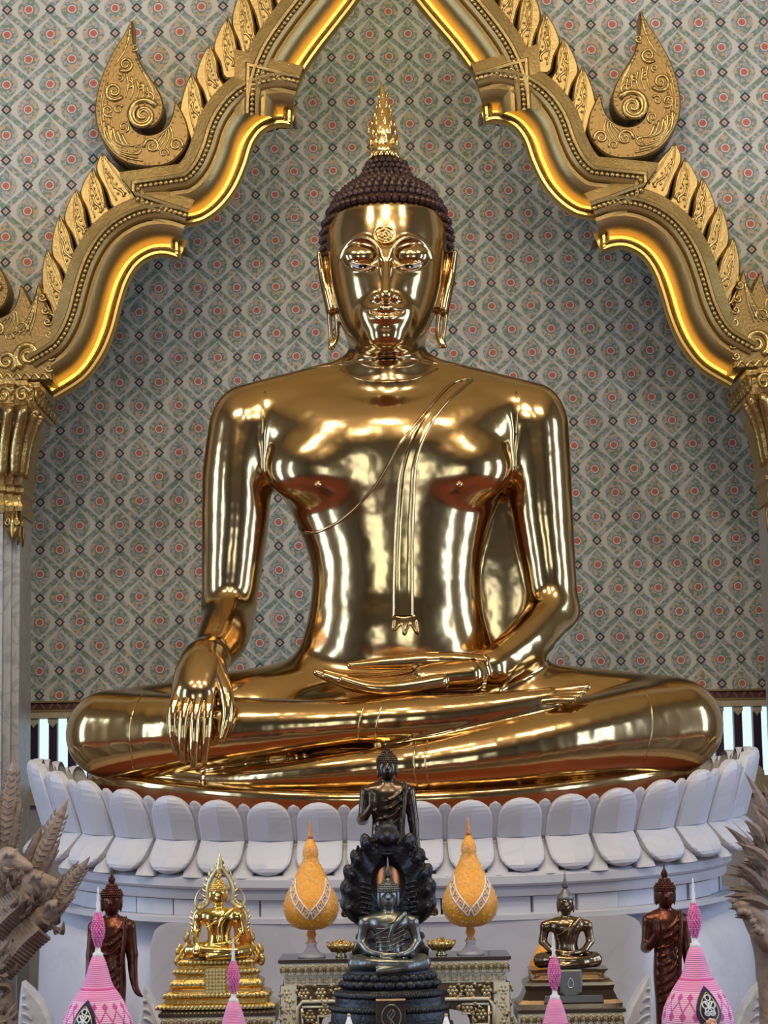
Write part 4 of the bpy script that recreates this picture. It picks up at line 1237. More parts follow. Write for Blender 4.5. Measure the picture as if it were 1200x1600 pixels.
for fl_, lab in ((1, 'grey marble column with gilded capital at the left edge'), (-1, 'grey marble column with gilded capital at the right edge')):
    cxp = U(-34, 900, YC).x - AX; cx = AX + fl_ * cxp
    col = empty('arch_column', (cx, YC, 0), lab, 'column', 'columns carrying the arch')
    hw = U(40, 900, YC).x - U(-34, 900, YC).x
    pl = [(x * hw, y * hw) for x, y in octo(1.0, .30)]
    mb = MB(); prism(mb, pl, cx, YC, [(1.0, 0.0), (1.0, zpx(800))]); mb.build('shaft', COLMARB, col)
    sc = lambda p: (p + 34) / 85.0
    mb = MB(); prism(mb, pl, cx, YC, [(sc(54), zpx(802)), (sc(56), zpx(790)), (sc(52), zpx(782)), (sc(52), zpx(772)), (sc(58), zpx(768)), (sc(58), zpx(762)), (sc(52), zpx(756)), (sc(56), zpx(745))])
    mb.build('collar', GILT_RELIEF, col)
    mb = MB(); prism(mb, pl, cx, YC, [(sc(54), zpx(746)), (sc(57), zpx(720)), (sc(62), zpx(690)), (sc(70), zpx(665)), (sc(70), zpx(662))]); mb.build('capital_bell', GILT, col)
    mb = MB(); prism(mb, pl, cx, YC, [(sc(66), zpx(664)), (sc(72), zpx(655)), (sc(80), zpx(645)), (sc(80), zpx(643))]); mb.build('mosaic_neck', CRYST, col)
    mb = MB(); prism(mb, pl, cx, YC, [(sc(86), zpx(644)), (sc(88), zpx(640)), (sc(84), zpx(637)), (sc(84), zpx(612)), (sc(89), zpx(608)), (sc(89), zpx(600))]); mb.build('abacus', GILT_RELIEF, col)
    # upright capital leaves, pendant leaves, scrolls on the abacus: on the faces that show
    face_y = YC - hw
    for k in range(-4, 5):
        for fc in (0, 1):
            if fc == 1 and k not in (-4, -2): continue
            u = k / 4.4
            def at(u, s, z, lift):
                if fc == 0: return (cx + u * hw * s, YC - hw * s - lift, z)
                return (cx + fl_ * (hw * s + lift * .35), YC + u * hw * s, z)
            # leaf strip (upright)
            L = []
            for py, pxr, lf in ((745, 54, .012), (715, 57, .022), (690, 62, .024), (668, 70, .034), (655, 76, .050), (650, 80, .046), (656, 82, .060)):
                L.append(at(u, sc(pxr), zpx(py), lf))
            m2 = MB(); m2.tube(catmull(L, 3), [.020, .024, .028, .030, .030, .030, .030, .030, .030, .03, .029, .028, .027, .026, .024, .022, .018, .012, .005][:19], 6)
            m2.build('capital_leaf', GILT_RELIEF, col, True)
            # pendant leaf below the collar
            if k % 2 == 0:
                ww = .042; zt_ = zpx(800); zb_ = zpx(852)
                c1 = at(u, 1.0, zt_, .012)
                m2 = MB()
                for dz, w_, l_ in ((0, 1.0, .01),):
                    pts = [(-1, 0), (-1.0, .35), (-.65, .62), (-.30, .80), (0, 1.0), (.30, .80), (.65, .62), (1.0, .35), (1, 0)]
                    VV = []
                    for lift in (-.01, .012):
                        for a, b in pts:
                            VV.append(at(u + a * ww / hw, 1.0, zt_ + (zb_ - zt_) * b, lift))
                    nn = len(pts); FF = [tuple(range(nn)), tuple(range(nn, 2 * nn))[::-1]] + [(i, i + 1, nn + i + 1, nn + i) for i in range(nn - 1)] + [(nn - 1, 0, nn, 2 * nn - 1)]
                    m2.add((VV, FF))
                for s_ in (-1, 1):
                    sp = [at(u + s_ * (.55 + .35 * (1 - i / 14) * math.cos(i * .62)) * ww / hw, 1.0, zt_ + (zb_ - zt_) * (.30 + .16 * (1 - i / 14) * math.sin(i * .62)), .018) for i in range(14)]
                    m2.tube(sp, .006, 5)
                m2.tube([at(u, 1.0, zt_ + (zb_ - zt_) * t, .018) for t in (.1, .4, .7, .95)], [.008, .012, .009, .003], 6)
                m2.build('pendant_leaf', GILT_RELIEF, col, True)
    mb = MB()
    for k in range(-3, 4):
        for fc in (0, 1):
            u = k / 3.6
            def at(u, s, z, lift):
                if fc == 0: return (cx + u * hw * s, YC - hw * s - lift, z)
                return (cx + fl_ * (hw * s + lift), YC + u * hw * s, z)
            sp = [at(u + .12 * (1 - i / 16) * math.cos(i * .6 * (1 if k % 2 else -1)), sc(84), zpx(625) + .05 * (1 - i / 16) * math.sin(i * .6), .006) for i in range(16)]
            mb.tube(sp, .010, 5)
            mb.ball(at(u + .13, sc(84), zpx(618), .004), .014, 6, 4); mb.ball(at(u + .13, sc(84), zpx(632), .004), .012, 6, 4)
    mb.build('abacus_scrolls', GILT_RELIEF, col, True)
    lathe = [(-.02, 0)]
# ================================================================== white marble lotus base
LA, LB = 1.625, 1.12                      # plan half axes of the lotus rim
LCX = U(614, 1190, 0).x
LCY = -.05
zfr = U(612, 1252, LCY - LB).z; zsd = U(48, 1190, LCY).z
def zlift(x): return (zsd - zfr) * min(1.2, (abs(x) / LA)) ** 3.0
lotus = empty('lotus_pedestal', (LCX, LCY, 0), 'white marble lotus pedestal with two rows of petals under the golden statue', 'pedestal')
def zp(py, o=0.0): return U(612, py, LCY - LB - o).z
# core (courses follow the same plan, less boat-shaped below)
LOWK = .35
PN = 2.7                                 # squarish oval plan
def plan(t, a, b):
    c, s_ = math.cos(t), math.sin(t); e = 2 / PN
    return (a * math.copysign(abs(c) ** e, c), b * math.copysign(abs(s_) ** e, s_))
def ringm(name, prof, liftk, mat_=None, n=120, parent=None, da=0.0):
    V = []; F = []
    for o, z in prof:
        for k in range(n):
            t = 2 * PI * k / n; x, y = plan(t, LA + da + o, LB + o)
            V.append((LCX + x, LCY + y, z + (liftk(z) if callable(liftk) else liftk) * zlift(x)))
    for j in range(len(prof) - 1):
        for k in range(n):
            a = j * n + k; b2 = j * n + (k + 1) % n; F.append((a, b2, b2 + n, a + n))
    F.append(tuple(range(n))[::-1]); F.append(tuple(range(len(V) - n, len(V))))
    o = mesh_obj(name, V, F, mat_ or MARBLE, parent or lotus, True)
    md = o.modifiers.new('split', 'EDGE_SPLIT'); md.split_angle = math.radians(35)
    return o
_zm, _zt = zp(1312), zp(1252)
liftf = lambda z: LOWK + (1 - LOWK) * min(1, max(0, (z - _zm) / (_zt - _zm)))
core = ringm('core', [(-.30, zp(1375)), (-.13, zp(1375)), (-.10, zp(1330)), (-.13, zp(1318)), (-.10, zp(1280)), (-.13, zp(1290)), (-.5, zp(1290))], liftf)
ring_prof('seat_block', [(-.3, -.35), (-.02, -.35), (-.02, -.062), (-.3, -.062)], 1.38, .72, SX, -.02, lambda x: zc + zfp(x), MARBLE, lotus)
ring_prof('seat_reflector', [(-.3, -.0615), (.10, -.0615), (.10, -.057), (-.3, -.057)], 1.38, .88, SX, -.05, lambda x: zc + zfp(x), mat('red_reflector', (0.22, 0.055, 0.018, 1), rough=.4), lotus)  # unseen red ring added for the orange reflection on the lower legs
# petals: swept keeled shields around the plan
def petal(name, t, width, rows, keel, thick, top=True, liftk=1.0, rad=0.0):
    """rows: (z, offset, half width factor); keel = ridge height at the centre"""
    x0, y0 = plan(t, LA, LB); xa, ya = plan(t - .004, LA, LB); xb, yb = plan(t + .004, LA, LB)
    tan = Vector((xb - xa, yb - ya, 0)).normalized(); nrm = Vector((tan.y, -tan.x, 0))
    base = Vector((LCX + x0, LCY + y0, 0.0))
    US = [-1, -.9, 0, .9, 1]; nu = 4; V = []; F = []
    for z, o, w in rows:
        for k in range(nu + 1):
            u = US[k]
            ke = keel * (1 - abs(u)) * min(1, w * 1.5) - .006 * (abs(u) > .9)
            curve = -.5 * (u * w * width) ** 2 / 1.1        # follow the plan's curvature a little
            p = base + tan * (u * w * width) + nrm * (o + ke + curve); V.append((p.x, p.y, p.z + z + liftf(z) * zlift(p.x - LCX)))
    m = len(rows)
    for j in range(m - 1):
        for k in range(nu):
            a = j * (nu + 1) + k; F.append((a, a + 1, a + nu + 2, a + nu + 1))
    n0 = len(V)
    for j, (z, o, w) in enumerate(rows):
        for k in range(nu + 1):
            q = Vector(V[j * (nu + 1) + k]) - nrm * thick; V.append((q.x, q.y, q.z))
    for j in range(m - 1):
        for k in range(nu):
            a = n0 + j * (nu + 1) + k; F.append((a + 1, a, a + nu + 1, a + nu + 2))
    for j in range(m - 1):
        a = j * (nu + 1); b2 = (j + 1) * (nu + 1); F.append((a, b2, n0 + b2, n0 + a)); F.append((b2 + nu, a + nu, n0 + a + nu, n0 + b2 + nu))
    for k in range(nu):
        F.append((k + 1, k, n0 + k, n0 + k + 1)); a = (m - 1) * (nu + 1) + k; F.append((a, a + 1, n0 + a + 1, n0 + a))
    return mesh_obj(name, V, F, MARBLE, lotus)
# equal arc length positions
NP = 44
tt = np.linspace(0, 2 * PI, 4001); _pl = np.array([plan(t, LA, LB) for t in tt]); xs = _pl[:, 0]; ys = _pl[:, 1]
al = np.concatenate([[0], np.cumsum(np.hypot(np.diff(xs), np.diff(ys)))]); per = al[-1]
def t_at(s): return float(np.interp(s % per, al, tt))
wpet = per / NP
s_front = float(np.interp(1.5 * PI, tt, al))
shape = lambda v: max(0.0, 1 - max(0, (v - .42) / .58) ** 2.2) ** .5 if v > .42 else 1.0
ztop, zmid, zlow = zp(1252), zp(1312), zp(1366)
for i in range(NP):
    s = s_front + (i + .5) * wpet; t = t_at(s)
    if math.sin(t) > .35: continue
    rows = []
    for j in range(10):
        v = j / 9
        vv = 1 - (1 - v) ** 1.6
        w = max(.04, shape(vv)); z = zmid + (ztop - zmid) * vv
        o = -.04 + .09 * vv - .02 * vv ** 6
        rows.append((z, o, w))
    petal('upper_petal', t, wpet * .450, rows, .024, .03)
    rows = []
    for j in range(9):
        v = j / 8; vv = 1 - (1 - v) ** 1.6
        w = max(.04, shape(vv)); z = zmid + (zlow - zmid) * vv
        o = -.04 + .14 * vv - .05 * vv ** 5
        rows.append((z, o, w))
    petal('lower_petal', t, wpet * .450, rows[::-1], .012, .035)
    t2 = t_at(s + wpet / 2)
    rows = []
    for j in range(7):
        v = j / 6; vv = 1 - (1 - v) ** 1.5
        rows.append((zmid + (ztop - .010 - zmid) * vv, -.062 + .088 * vv, max(.03, shape(vv)) * .9))
    petal('inner_petal', t2, wpet * .20, rows, .010, .02)
    rows = []
    for j in range(6):
        v = j / 5
        rows.append((zmid - .02 + (zlow + .010 - zmid) * v, -.075 + .125 * v, .25 + .75 * v if v < .9 else .8))
    petal('inner_lower_petal', t2, wpet * .26, rows[::-1], .02, .02)
# courses under the lotus
ringm('ring_course', [(-.3, zp(1388)), (.065, zp(1388)), (.075, zp(1384)), (.075, zp(1372)), (.05, zp(1366)), (-.3, zp(1366))], .33, da=-.17)
ringm('ring_course', [(-.3, zp(1404)), (.045, zp(1404)), (.05, zp(1400)), (.05, zp(1389)), (.045, zp(1387)), (-.3, zp(1387))], .3, da=-.17)
# recessed course of stone blocks, each its own stone
NB = 26; z0, z1 = zp(1430), zp(1405)
for i in range(NB):
    sa, sb = s_front + (i - NB / 2 + .03) * .205, s_front + (i - NB / 2 + .97) * .205
    V = []; F = []; n = 5; off = .020 + .006 * (i % 3)
    for k in range(n + 1):
        t = t_at(sa + (sb - sa) * k / n)
        for o, z in ((off, z0), (off, z1), (-.25, z1), (-.25, z0)):
            _x, _y = plan(t, LA - .17 + o, LB + o); V.append((LCX + _x, LCY + _y, z + 0.28 * zlift(_x)))
    for k in range(n):
        for j in range(4):
            a = k * 4 + j; b2 = k * 4 + (j + 1) % 4; F.append((a, b2, b2 + 4, a + 4))
    F.append((3, 2, 1, 0)); F.append((n * 4, n * 4 + 1, n * 4 + 2, n * 4 + 3))
    mesh_obj('stone_block', V, [f[::-1] for f in F], MARBLE, lotus)
ringm('ring_course', [(-.3, zp(1442)), (.065, zp(1442)), (.08, zp(1440)), (.08, zp(1432)), (.065, zp(1430)), (-.3, zp(1430))], .25, da=-.17)
# big plinth
ringm('plinth', [(-.4, 0.0), (.02, 0.0), (.02, .12), (.0, .22), (.0, .5), (-.01, zp(1500)), (-.05, zp(1470)), (-.12, zp(1452)), (-.14, zp(1442)), (-.4, zp(1442))], .25)
# raised front panel with rounded shoulders, and the narrower side panels
def curved_panel(name, px0, px1, pyt, off, zb=0.02, rc=.09, parent=None):
    V = []; F = []; Yf = LCY - LB
    xa = U(px0, 1480, Yf).x - LCX; xb = U(px1, 1480, Yf).x - LCX; zt_ = zp(pyt)
    nu, nv = 28, 14; A = LA + off; Bb = LB + off
    def pt(u, v, o):
        # v: 0 bottom 1 top; shoulders rounded
        x = xa + (xb - xa) * u; d = min(x - xa, xb - x); top = zt_ + .3 * zlift(x)
        if d < rc: top -= rc - math.sqrt(max(0, rc * rc - (rc - d) ** 2))
        y = -Bb * max(.0, 1 - abs(x / A) ** PN) ** (1 / PN)
        z = zb + (top - zb) * v
        bow = -.045 * math.sin(PI * min(1, max(0, (z - .1) / (zt_ - .1)))) 
        return (LCX + x, LCY + y - bow * .6 + o, z)
    us = sorted(set([0, .01, .02, .035, .05, .075] + [i / nu for i in range(nu + 1)] + [.925, .95, .965, .98, .99, 1]))
    us = [u for u in us if not (0.075 < u < .08)]
    for o in (0.0, .09):
        for u in us:
            for j in range(nv + 1): V.append(pt(u, j / nv, o))
    m = len(us); w = nv + 1; N0 = m * w
    for i in range(m - 1):
        for j in range(nv):
            a = i * w + j; F.append((a, a + w, a + w + 1, a + 1)); F.append((N0 + a + 1, N0 + a + w + 1, N0 + a + w, N0 + a))
    for i in range(m - 1):
        for j in (0, nv):
            a = i * w + j; F.append((a, a + w, N0 + a + w, N0 + a) if j else (a + w, a, N0 + a, N0 + a + w))
    for i in (0, m - 1):
        for j in range(nv):
            a = i * w + j; F.append((a, a + 1, N0 + a + 1, N0 + a) if i == 0 else (a + 1, a, N0 + a, N0 + a + 1))
    o = mesh_obj(name, V, F, MARBLE, parent or lotus, True)
    md = o.modifiers.new('split', 'EDGE_SPLIT'); md.split_angle = math.radians(40)
    return o
curved_panel('front_panel', 232, 1010, 1441, .07)
# ================================================================== smaller statues and altar things
BRONZE_DK = mat('dark_bronze', (0.060, 0.048, 0.042, 1), metal=.9, rough=.24, col2=(0.12, 0.088, 0.055, 1), scale=18)
BRONZE_SILVER = mat('silvered_bronze', (0.20, 0.215, 0.20, 1), metal=.9, rough=.30, col2=(0.15, 0.155, 0.14, 1), scale=22)
NAGA_DK = mat('blackened_bronze', (0.055, 0.058, 0.066, 1), metal=.85, rough=.42, col2=(0.030, 0.030, 0.034, 1), scale=20, bump=.4, bscale=70)
BRONZE_BR = mat('brown_bronze', (0.26, 0.185, 0.11, 1), metal=.95, rough=.2, col2=(0.20, 0.15, 0.10, 1), scale=16)
BRONZE_GY = mat('grey_patina', (0.17, 0.18, 0.18, 1), metal=.6, rough=.45)
MAHOG = mat('red_brown_bronze', (0.115, 0.036, 0.022, 1), metal=.75, rough=.27, col2=(0.085, 0.028, 0.018, 1), scale=14)
BRIGHT_GOLD = mat('bright_gold', (0.86, 0.62, 0.20, 1), metal=1, rough=.16)
PALE_GOLD = mat('pale_gold', (0.72, 0.64, 0.36, 1), metal=.9, rough=.3)
GOLD_CARVED = mat('carved_gold', (0.70, 0.48, 0.15, 1), metal=.95, rough=.28, bump=.5, bscale=120)

def head_into(S, c, r, k=.01):
    """c: head centre, r: half width; front is -y"""
    x, y, z = c
    S.ell((x, y, z), (r, r * 1.05, r * 1.28), k)
    S.ell((x, y - r * .25, z - r * .75), (r * .62, r * .72, r * .55), r * .4)
    S.chain([(x, y - r * .98, z + r * .25), (x, y - r * 1.16, z - r * .18)], [r * .09, r * .16], r * .12)
    for s in (-1, 1):
        S.chain([(x + s * r * .15, y - r * .98, z + r * .28), (x + s * r * .45, y - r * .92, z + r * .42), (x + s * r * .75, y - r * .66, z + r * .26)], [r * .06] * 3, r * .06)
        S.ell((x + s * r * .40, y - r * .88, z + r * .14), (r * .26, r * .12, r * .14), r * .05)
        S.chain([(x + s * r * 1.0, y + r * .05, z + r * .30), (x + s * r * 1.04, y, z - r * .3), (x + s * r * .96, y - r * .05, z - r * 1.0)], [r * .16, r * .14, r * .13], r * .05)
    S.chain([(x - r * .28, y - r * .93, z - r * .52), (x, y - r * 1.04, z - r * .55), (x + r * .28, y - r * .93, z - r * .52)], [r * .07, r * .11, r * .07], r * .06)
def hair_obj(name, c, r, mat_, parent, tip=1.0, knobs=True, tip_mat=None):
    x, y, z = c; mb = MB()
    prof = [(r * .98, r * .42), (r * 1.10, r * .55), (r * 1.06, r * .85), (r * .84, r * 1.18), (r * .56, r * 1.40), (r * .48, r * 1.62), (r * .34, r * 1.80), (r * .20, r * 1.92)]
    V, F = lathe_data(prof, 20, 1.0, 1.06)
    mb.add(([(a + x, b + y + r * .08, cc + z) for a, b, cc in V], F))
    # back of the head
    mb.ball((x, y + r * .25, z + r * .15), r * 1.0, 14, 8, (1.03, .95, 1.05))
    if knobs:
        for j in range(6):
            zz = r * (.5 + .22 * j); rr = float(np.interp(zz, [p[1] for p in prof], [p[0] for p in prof])); n = max(6, int(2 * PI * rr / (r * .24)))
            for k in range(n):
                a = 2 * PI * (k + .5 * (j % 2)) / n
                if math.sin(a) > .3: continue
                mb.ball((x + rr * math.cos(a), y + r * .08 + rr * 1.06 * math.sin(a), z + zz), r * .135, 6, 4)
    h = mb.build(name, mat_, parent, True)
    if tip > 0:
        m2 = MB(); zt = z + r * 1.85
        m2.lathe([(r * .24, 0), (r * .30, r * .18 * tip), (r * .17, r * .5 * tip), (r * .13, r * .62 * tip), (r * .08, r * 1.05 * tip), (r * .01, r * 1.5 * tip)], (x, y + r * .08, zt), 12)
        for k in range(6):
            a = 2 * PI * k / 6
            m2.tube([(x + r * .26 * math.cos(a), y + r * .08 + r * .26 * math.sin(a), zt + r * .1), (x + r * .30 * math.cos(a), y + r * .08 + r * .30 * math.sin(a), zt + r * .35 * tip), (x + r * .16 * math.cos(a + .4), y + r * .08 + r * .16 * math.sin(a + .4), zt + r * .7 * tip)], [r * .09, r * .07, r * .02], 5)
        m2.build('flame_finial', tip_mat or mat_, parent, True)
    return h
def seated_figure(parent, o, W, mat_, pose='earth', hair_mat=None, tip=1.0, res=70, robe=True, tip_mat=None, shoulder=.36, knobs=True):
    """o: seat centre (world), W: knee-to-knee width"""
    o = np.array(o, float); T = lambda x, y, z: o + np.array([x, y, z]) * W
    h = W / res
    S = SDF(T(-.58, -.48, -.03), T(.58, .34, 1.15), h)
    k = W * .03
    sh = shoulder
    S.stack([(T(0, 0, .04)[2], T(-.26, 0, 0)[0], T(.26, 0, 0)[0], T(0, -.20, 0)[1], T(0, .18, 0)[1]),
             (T(0, 0, .16)[2], T(-.22, 0, 0)[0], T(.22, 0, 0)[0], T(0, -.16, 0)[1], T(0, .16, 0)[1]),
             (T(0, 0, .32)[2], T(-.165, 0, 0)[0], T(.165, 0, 0)[0], T(0, -.12, 0)[1], T(0, .13, 0)[1]),
             (T(0, 0, .46)[2], T(-.19, 0, 0)[0], T(.19, 0, 0)[0], T(0, -.135, 0)[1], T(0, .14, 0)[1]),
             (T(0, 0, .58)[2], T(-.255, 0, 0)[0], T(.255, 0, 0)[0], T(0, -.165, 0)[1], T(0, .15, 0)[1]),
             (T(0, 0, .67)[2], T(-.235, 0, 0)[0], T(.235, 0, 0)[0], T(0, -.14, 0)[1], T(0, .14, 0)[1]),
             (T(0, 0, .72)[2], T(-.15, 0, 0)[0], T(.15, 0, 0)[0], T(0, -.10, 0)[1], T(0, .11, 0)[1]),
             (T(0, 0, .76)[2], T(-.07, 0, 0)[0], T(.07, 0, 0)[0], T(0, -.06, 0)[1], T(0, .07, 0)[1])], k, 2.2)
    S.cone(T(0, -.01, .72), T(0, -.02, .84), .062 * W, .058 * W, k)
    head_into(S, T(0, -.03, .93), .118 * W, k * .6)
    for s in (-1, 1):
        S.cone(T(s * .15, .02, .13), T(s * .385, -.10, .118), .125 * W, .112 * W, k)
        S.cone(T(s * .16, 0, .665), T(s * (sh - .08), 0, .605), .065 * W, .08 * W, k * 1.8)
        S.cone(T(s * (sh - .075), 0, .60), T(s * (sh - .03), .0, .38), .075 * W, .058 * W, k)
    # shins crossed in front
    S.chain([T(.40, -.12, .115), T(.2, -.30, .085), T(-.12, -.36, .055)], [.11 * W, .075 * W, .05 * W], k * .6)
    S.chain([T(-.40, -.12, .118), T(-.2, -.28, .135), T(.1, -.33, .135), T(.30, -.27, .14)], [.11 * W, .075 * W, .052 * W, .035 * W], k * .6)
    ex = sh - .03
    if pose == 'earth':
        S.chain([T(-ex, 0, .38), T(-ex + .01, -.18, .30), T(-ex + .03, -.30, .22)], [.058 * W, .05 * W, .04 * W], k)
        for j in range(4): S.chain([T(-ex + .0 + .022 * j, -.33, .20), T(-ex - .01 + .022 * j, -.37, .12), T(-ex + .0 + .02 * j, -.36, .04)], [.02 * W, .016 * W, .011 * W], k * .3)
        S.chain([T(-ex + .09, -.31, .2), T(-ex + .10, -.34, .12)], [.018 * W, .012 * W], k * .3)
        S.chain([T(ex, 0, .38), T(.24, -.16, .26), T(.10, -.26, .225), T(-.10, -.28, .22)], [.058 * W, .048 * W, .04 * W, .02 * W], k)
    else:
        S.chain([T(ex, 0, .38), T(.24, -.16, .26), T(.08, -.26, .225), T(-.08, -.28, .215)], [.058 * W, .048 * W, .035 * W, .02 * W], k)
        S.chain([T(-ex, 0, .38), T(-.24, -.16, .27), T(-.08, -.25, .24), T(.08, -.27, .235)], [.058 * W, .048 * W, .035 * W, .02 * W], k)
    S.ell(T(0, -.05, .07), (.42 * W, .26 * W, .07 * W), k)
    if robe:
        S.chain([T(.20, -.09, .715), T(.10, -.165, .62), T(.03, -.165, .5), T(.02, -.14, .36), T(.02, -.15, .27)], [.03 * W] * 5, k * .5)
        S.chain([T(.10, -.155, .62), T(-.06, -.17, .52), T(-.18, -.13, .46)], [.012 * W] * 3, k * .4)
    b = S.build('body', mat_, parent, 2, 1)
    hair_obj('hair', T(0, -.03, .93), .118 * W, hair_mat or mat_, parent, tip, knobs, tip_mat)
    return b
def standing_figure(parent, o, Hh, mat_, arms='left', hair_mat=None, tip=1.0, res=120, wid=1.0):
    """o: between the feet; Hh: height to the crown of the head"""
    o = np.array(o, float); T = lambda x, y, z: o + np.array([x * wid, y, z]) * Hh
    h = Hh / res; k = Hh * .012
    S = SDF(T(-.26, -.22, -.01), T(.26, .16, 1.06), h)
    def rw(z, w, f, b): return (T(0, 0, z)[2], T(-w, 0, 0)[0], T(w, 0, 0)[0], T(0, -f, 0)[1], T(0, b, 0)[1])
    S.stack([rw(.03, .105, .055, .06), rw(.10, .098, .055, .06), rw(.30, .100, .062, .062), rw(.45, .108, .070, .066), rw(.55, .102, .066, .062), rw(.63, .098, .064, .060),
             rw(.72, .120, .080, .070), rw(.775, .126, .076, .070), rw(.81, .108, .062, .062), rw(.84, .062, .045, .05), rw(.865, .04, .03, .035)], k, 2.2)
    S.cone(T(0, 0, .84), T(0, -.01, .90), .036 * Hh, .032 * Hh, k)
    head_into(S, T(0, -.015, .935), .058 * Hh, k * .6)
    for s in (-1, 1):
        S.ell(T(s * .05, -.06, .012), (.032 * Hh, .07 * Hh, .02 * Hh), k * .5)
        S.cone(T(s * .07, 0, .815), T(s * .125, 0, .785), .032 * Hh, .042 * Hh, k * 2)
        S.cone(T(s * .13, 0, .78), T(s * .152, .0, .62), .040 * Hh, .033 * Hh, k)
    for s in (-1, 1):
        if arms == ('left' if s > 0 else 'right') or arms == 'down':
            S.chain([T(s * .152, 0, .62), T(s * .162, -.02, .50), T(s * .178, -.03, .43)], [.033 * Hh, .027 * Hh, .02 * Hh], k)
            S.chain([T(s * .178, -.03, .43), T(s * .20, -.04, .395), T(s * .235, -.05, .375)], [.02 * Hh, .018 * Hh, .008 * Hh], k * .4, sq=(1, .8, 1.3))
        else:
            S.chain([T(s * .16, 0, .62), T(s * .14, -.10, .64), T(s * .10, -.14, .70)], [.033 * Hh, .027 * Hh, .02 * Hh], k)
            S.ell(T(s * .095, -.15, .735), (.022 * Hh, .012 * Hh, .04 * Hh), k * .5)
            for j in range(4): S.chain([T(s * (.08 + .010 * j), -.15, .755), T(s * (.08 + .011 * j), -.155, .80 - .006 * abs(j - 1.5))], [.006 * Hh, .004 * Hh], k * .2)
    # robe folds
    for j in range(9):
        z = .80 - .05 * j
        S.chain([T(.10 - .004 * j, -.062, z), T(.02, -.084 + .002 * j, z - .06), T(-.085, -.055, z - .075 - .004 * j)], [.006 * Hh] * 3, k * .5)
    S.chain([T(.11, -.05, .84), T(.10, -.076, .70), T(.085, -.068, .5), T(.085, -.064, .30)], [.013 * Hh] * 4, k * .5)
    b = S.build('body', mat_, parent, 2, 1)
    hair_obj('hair', T(0, -.015, .935), .058 * Hh, hair_mat or mat_, parent, tip)
    return b

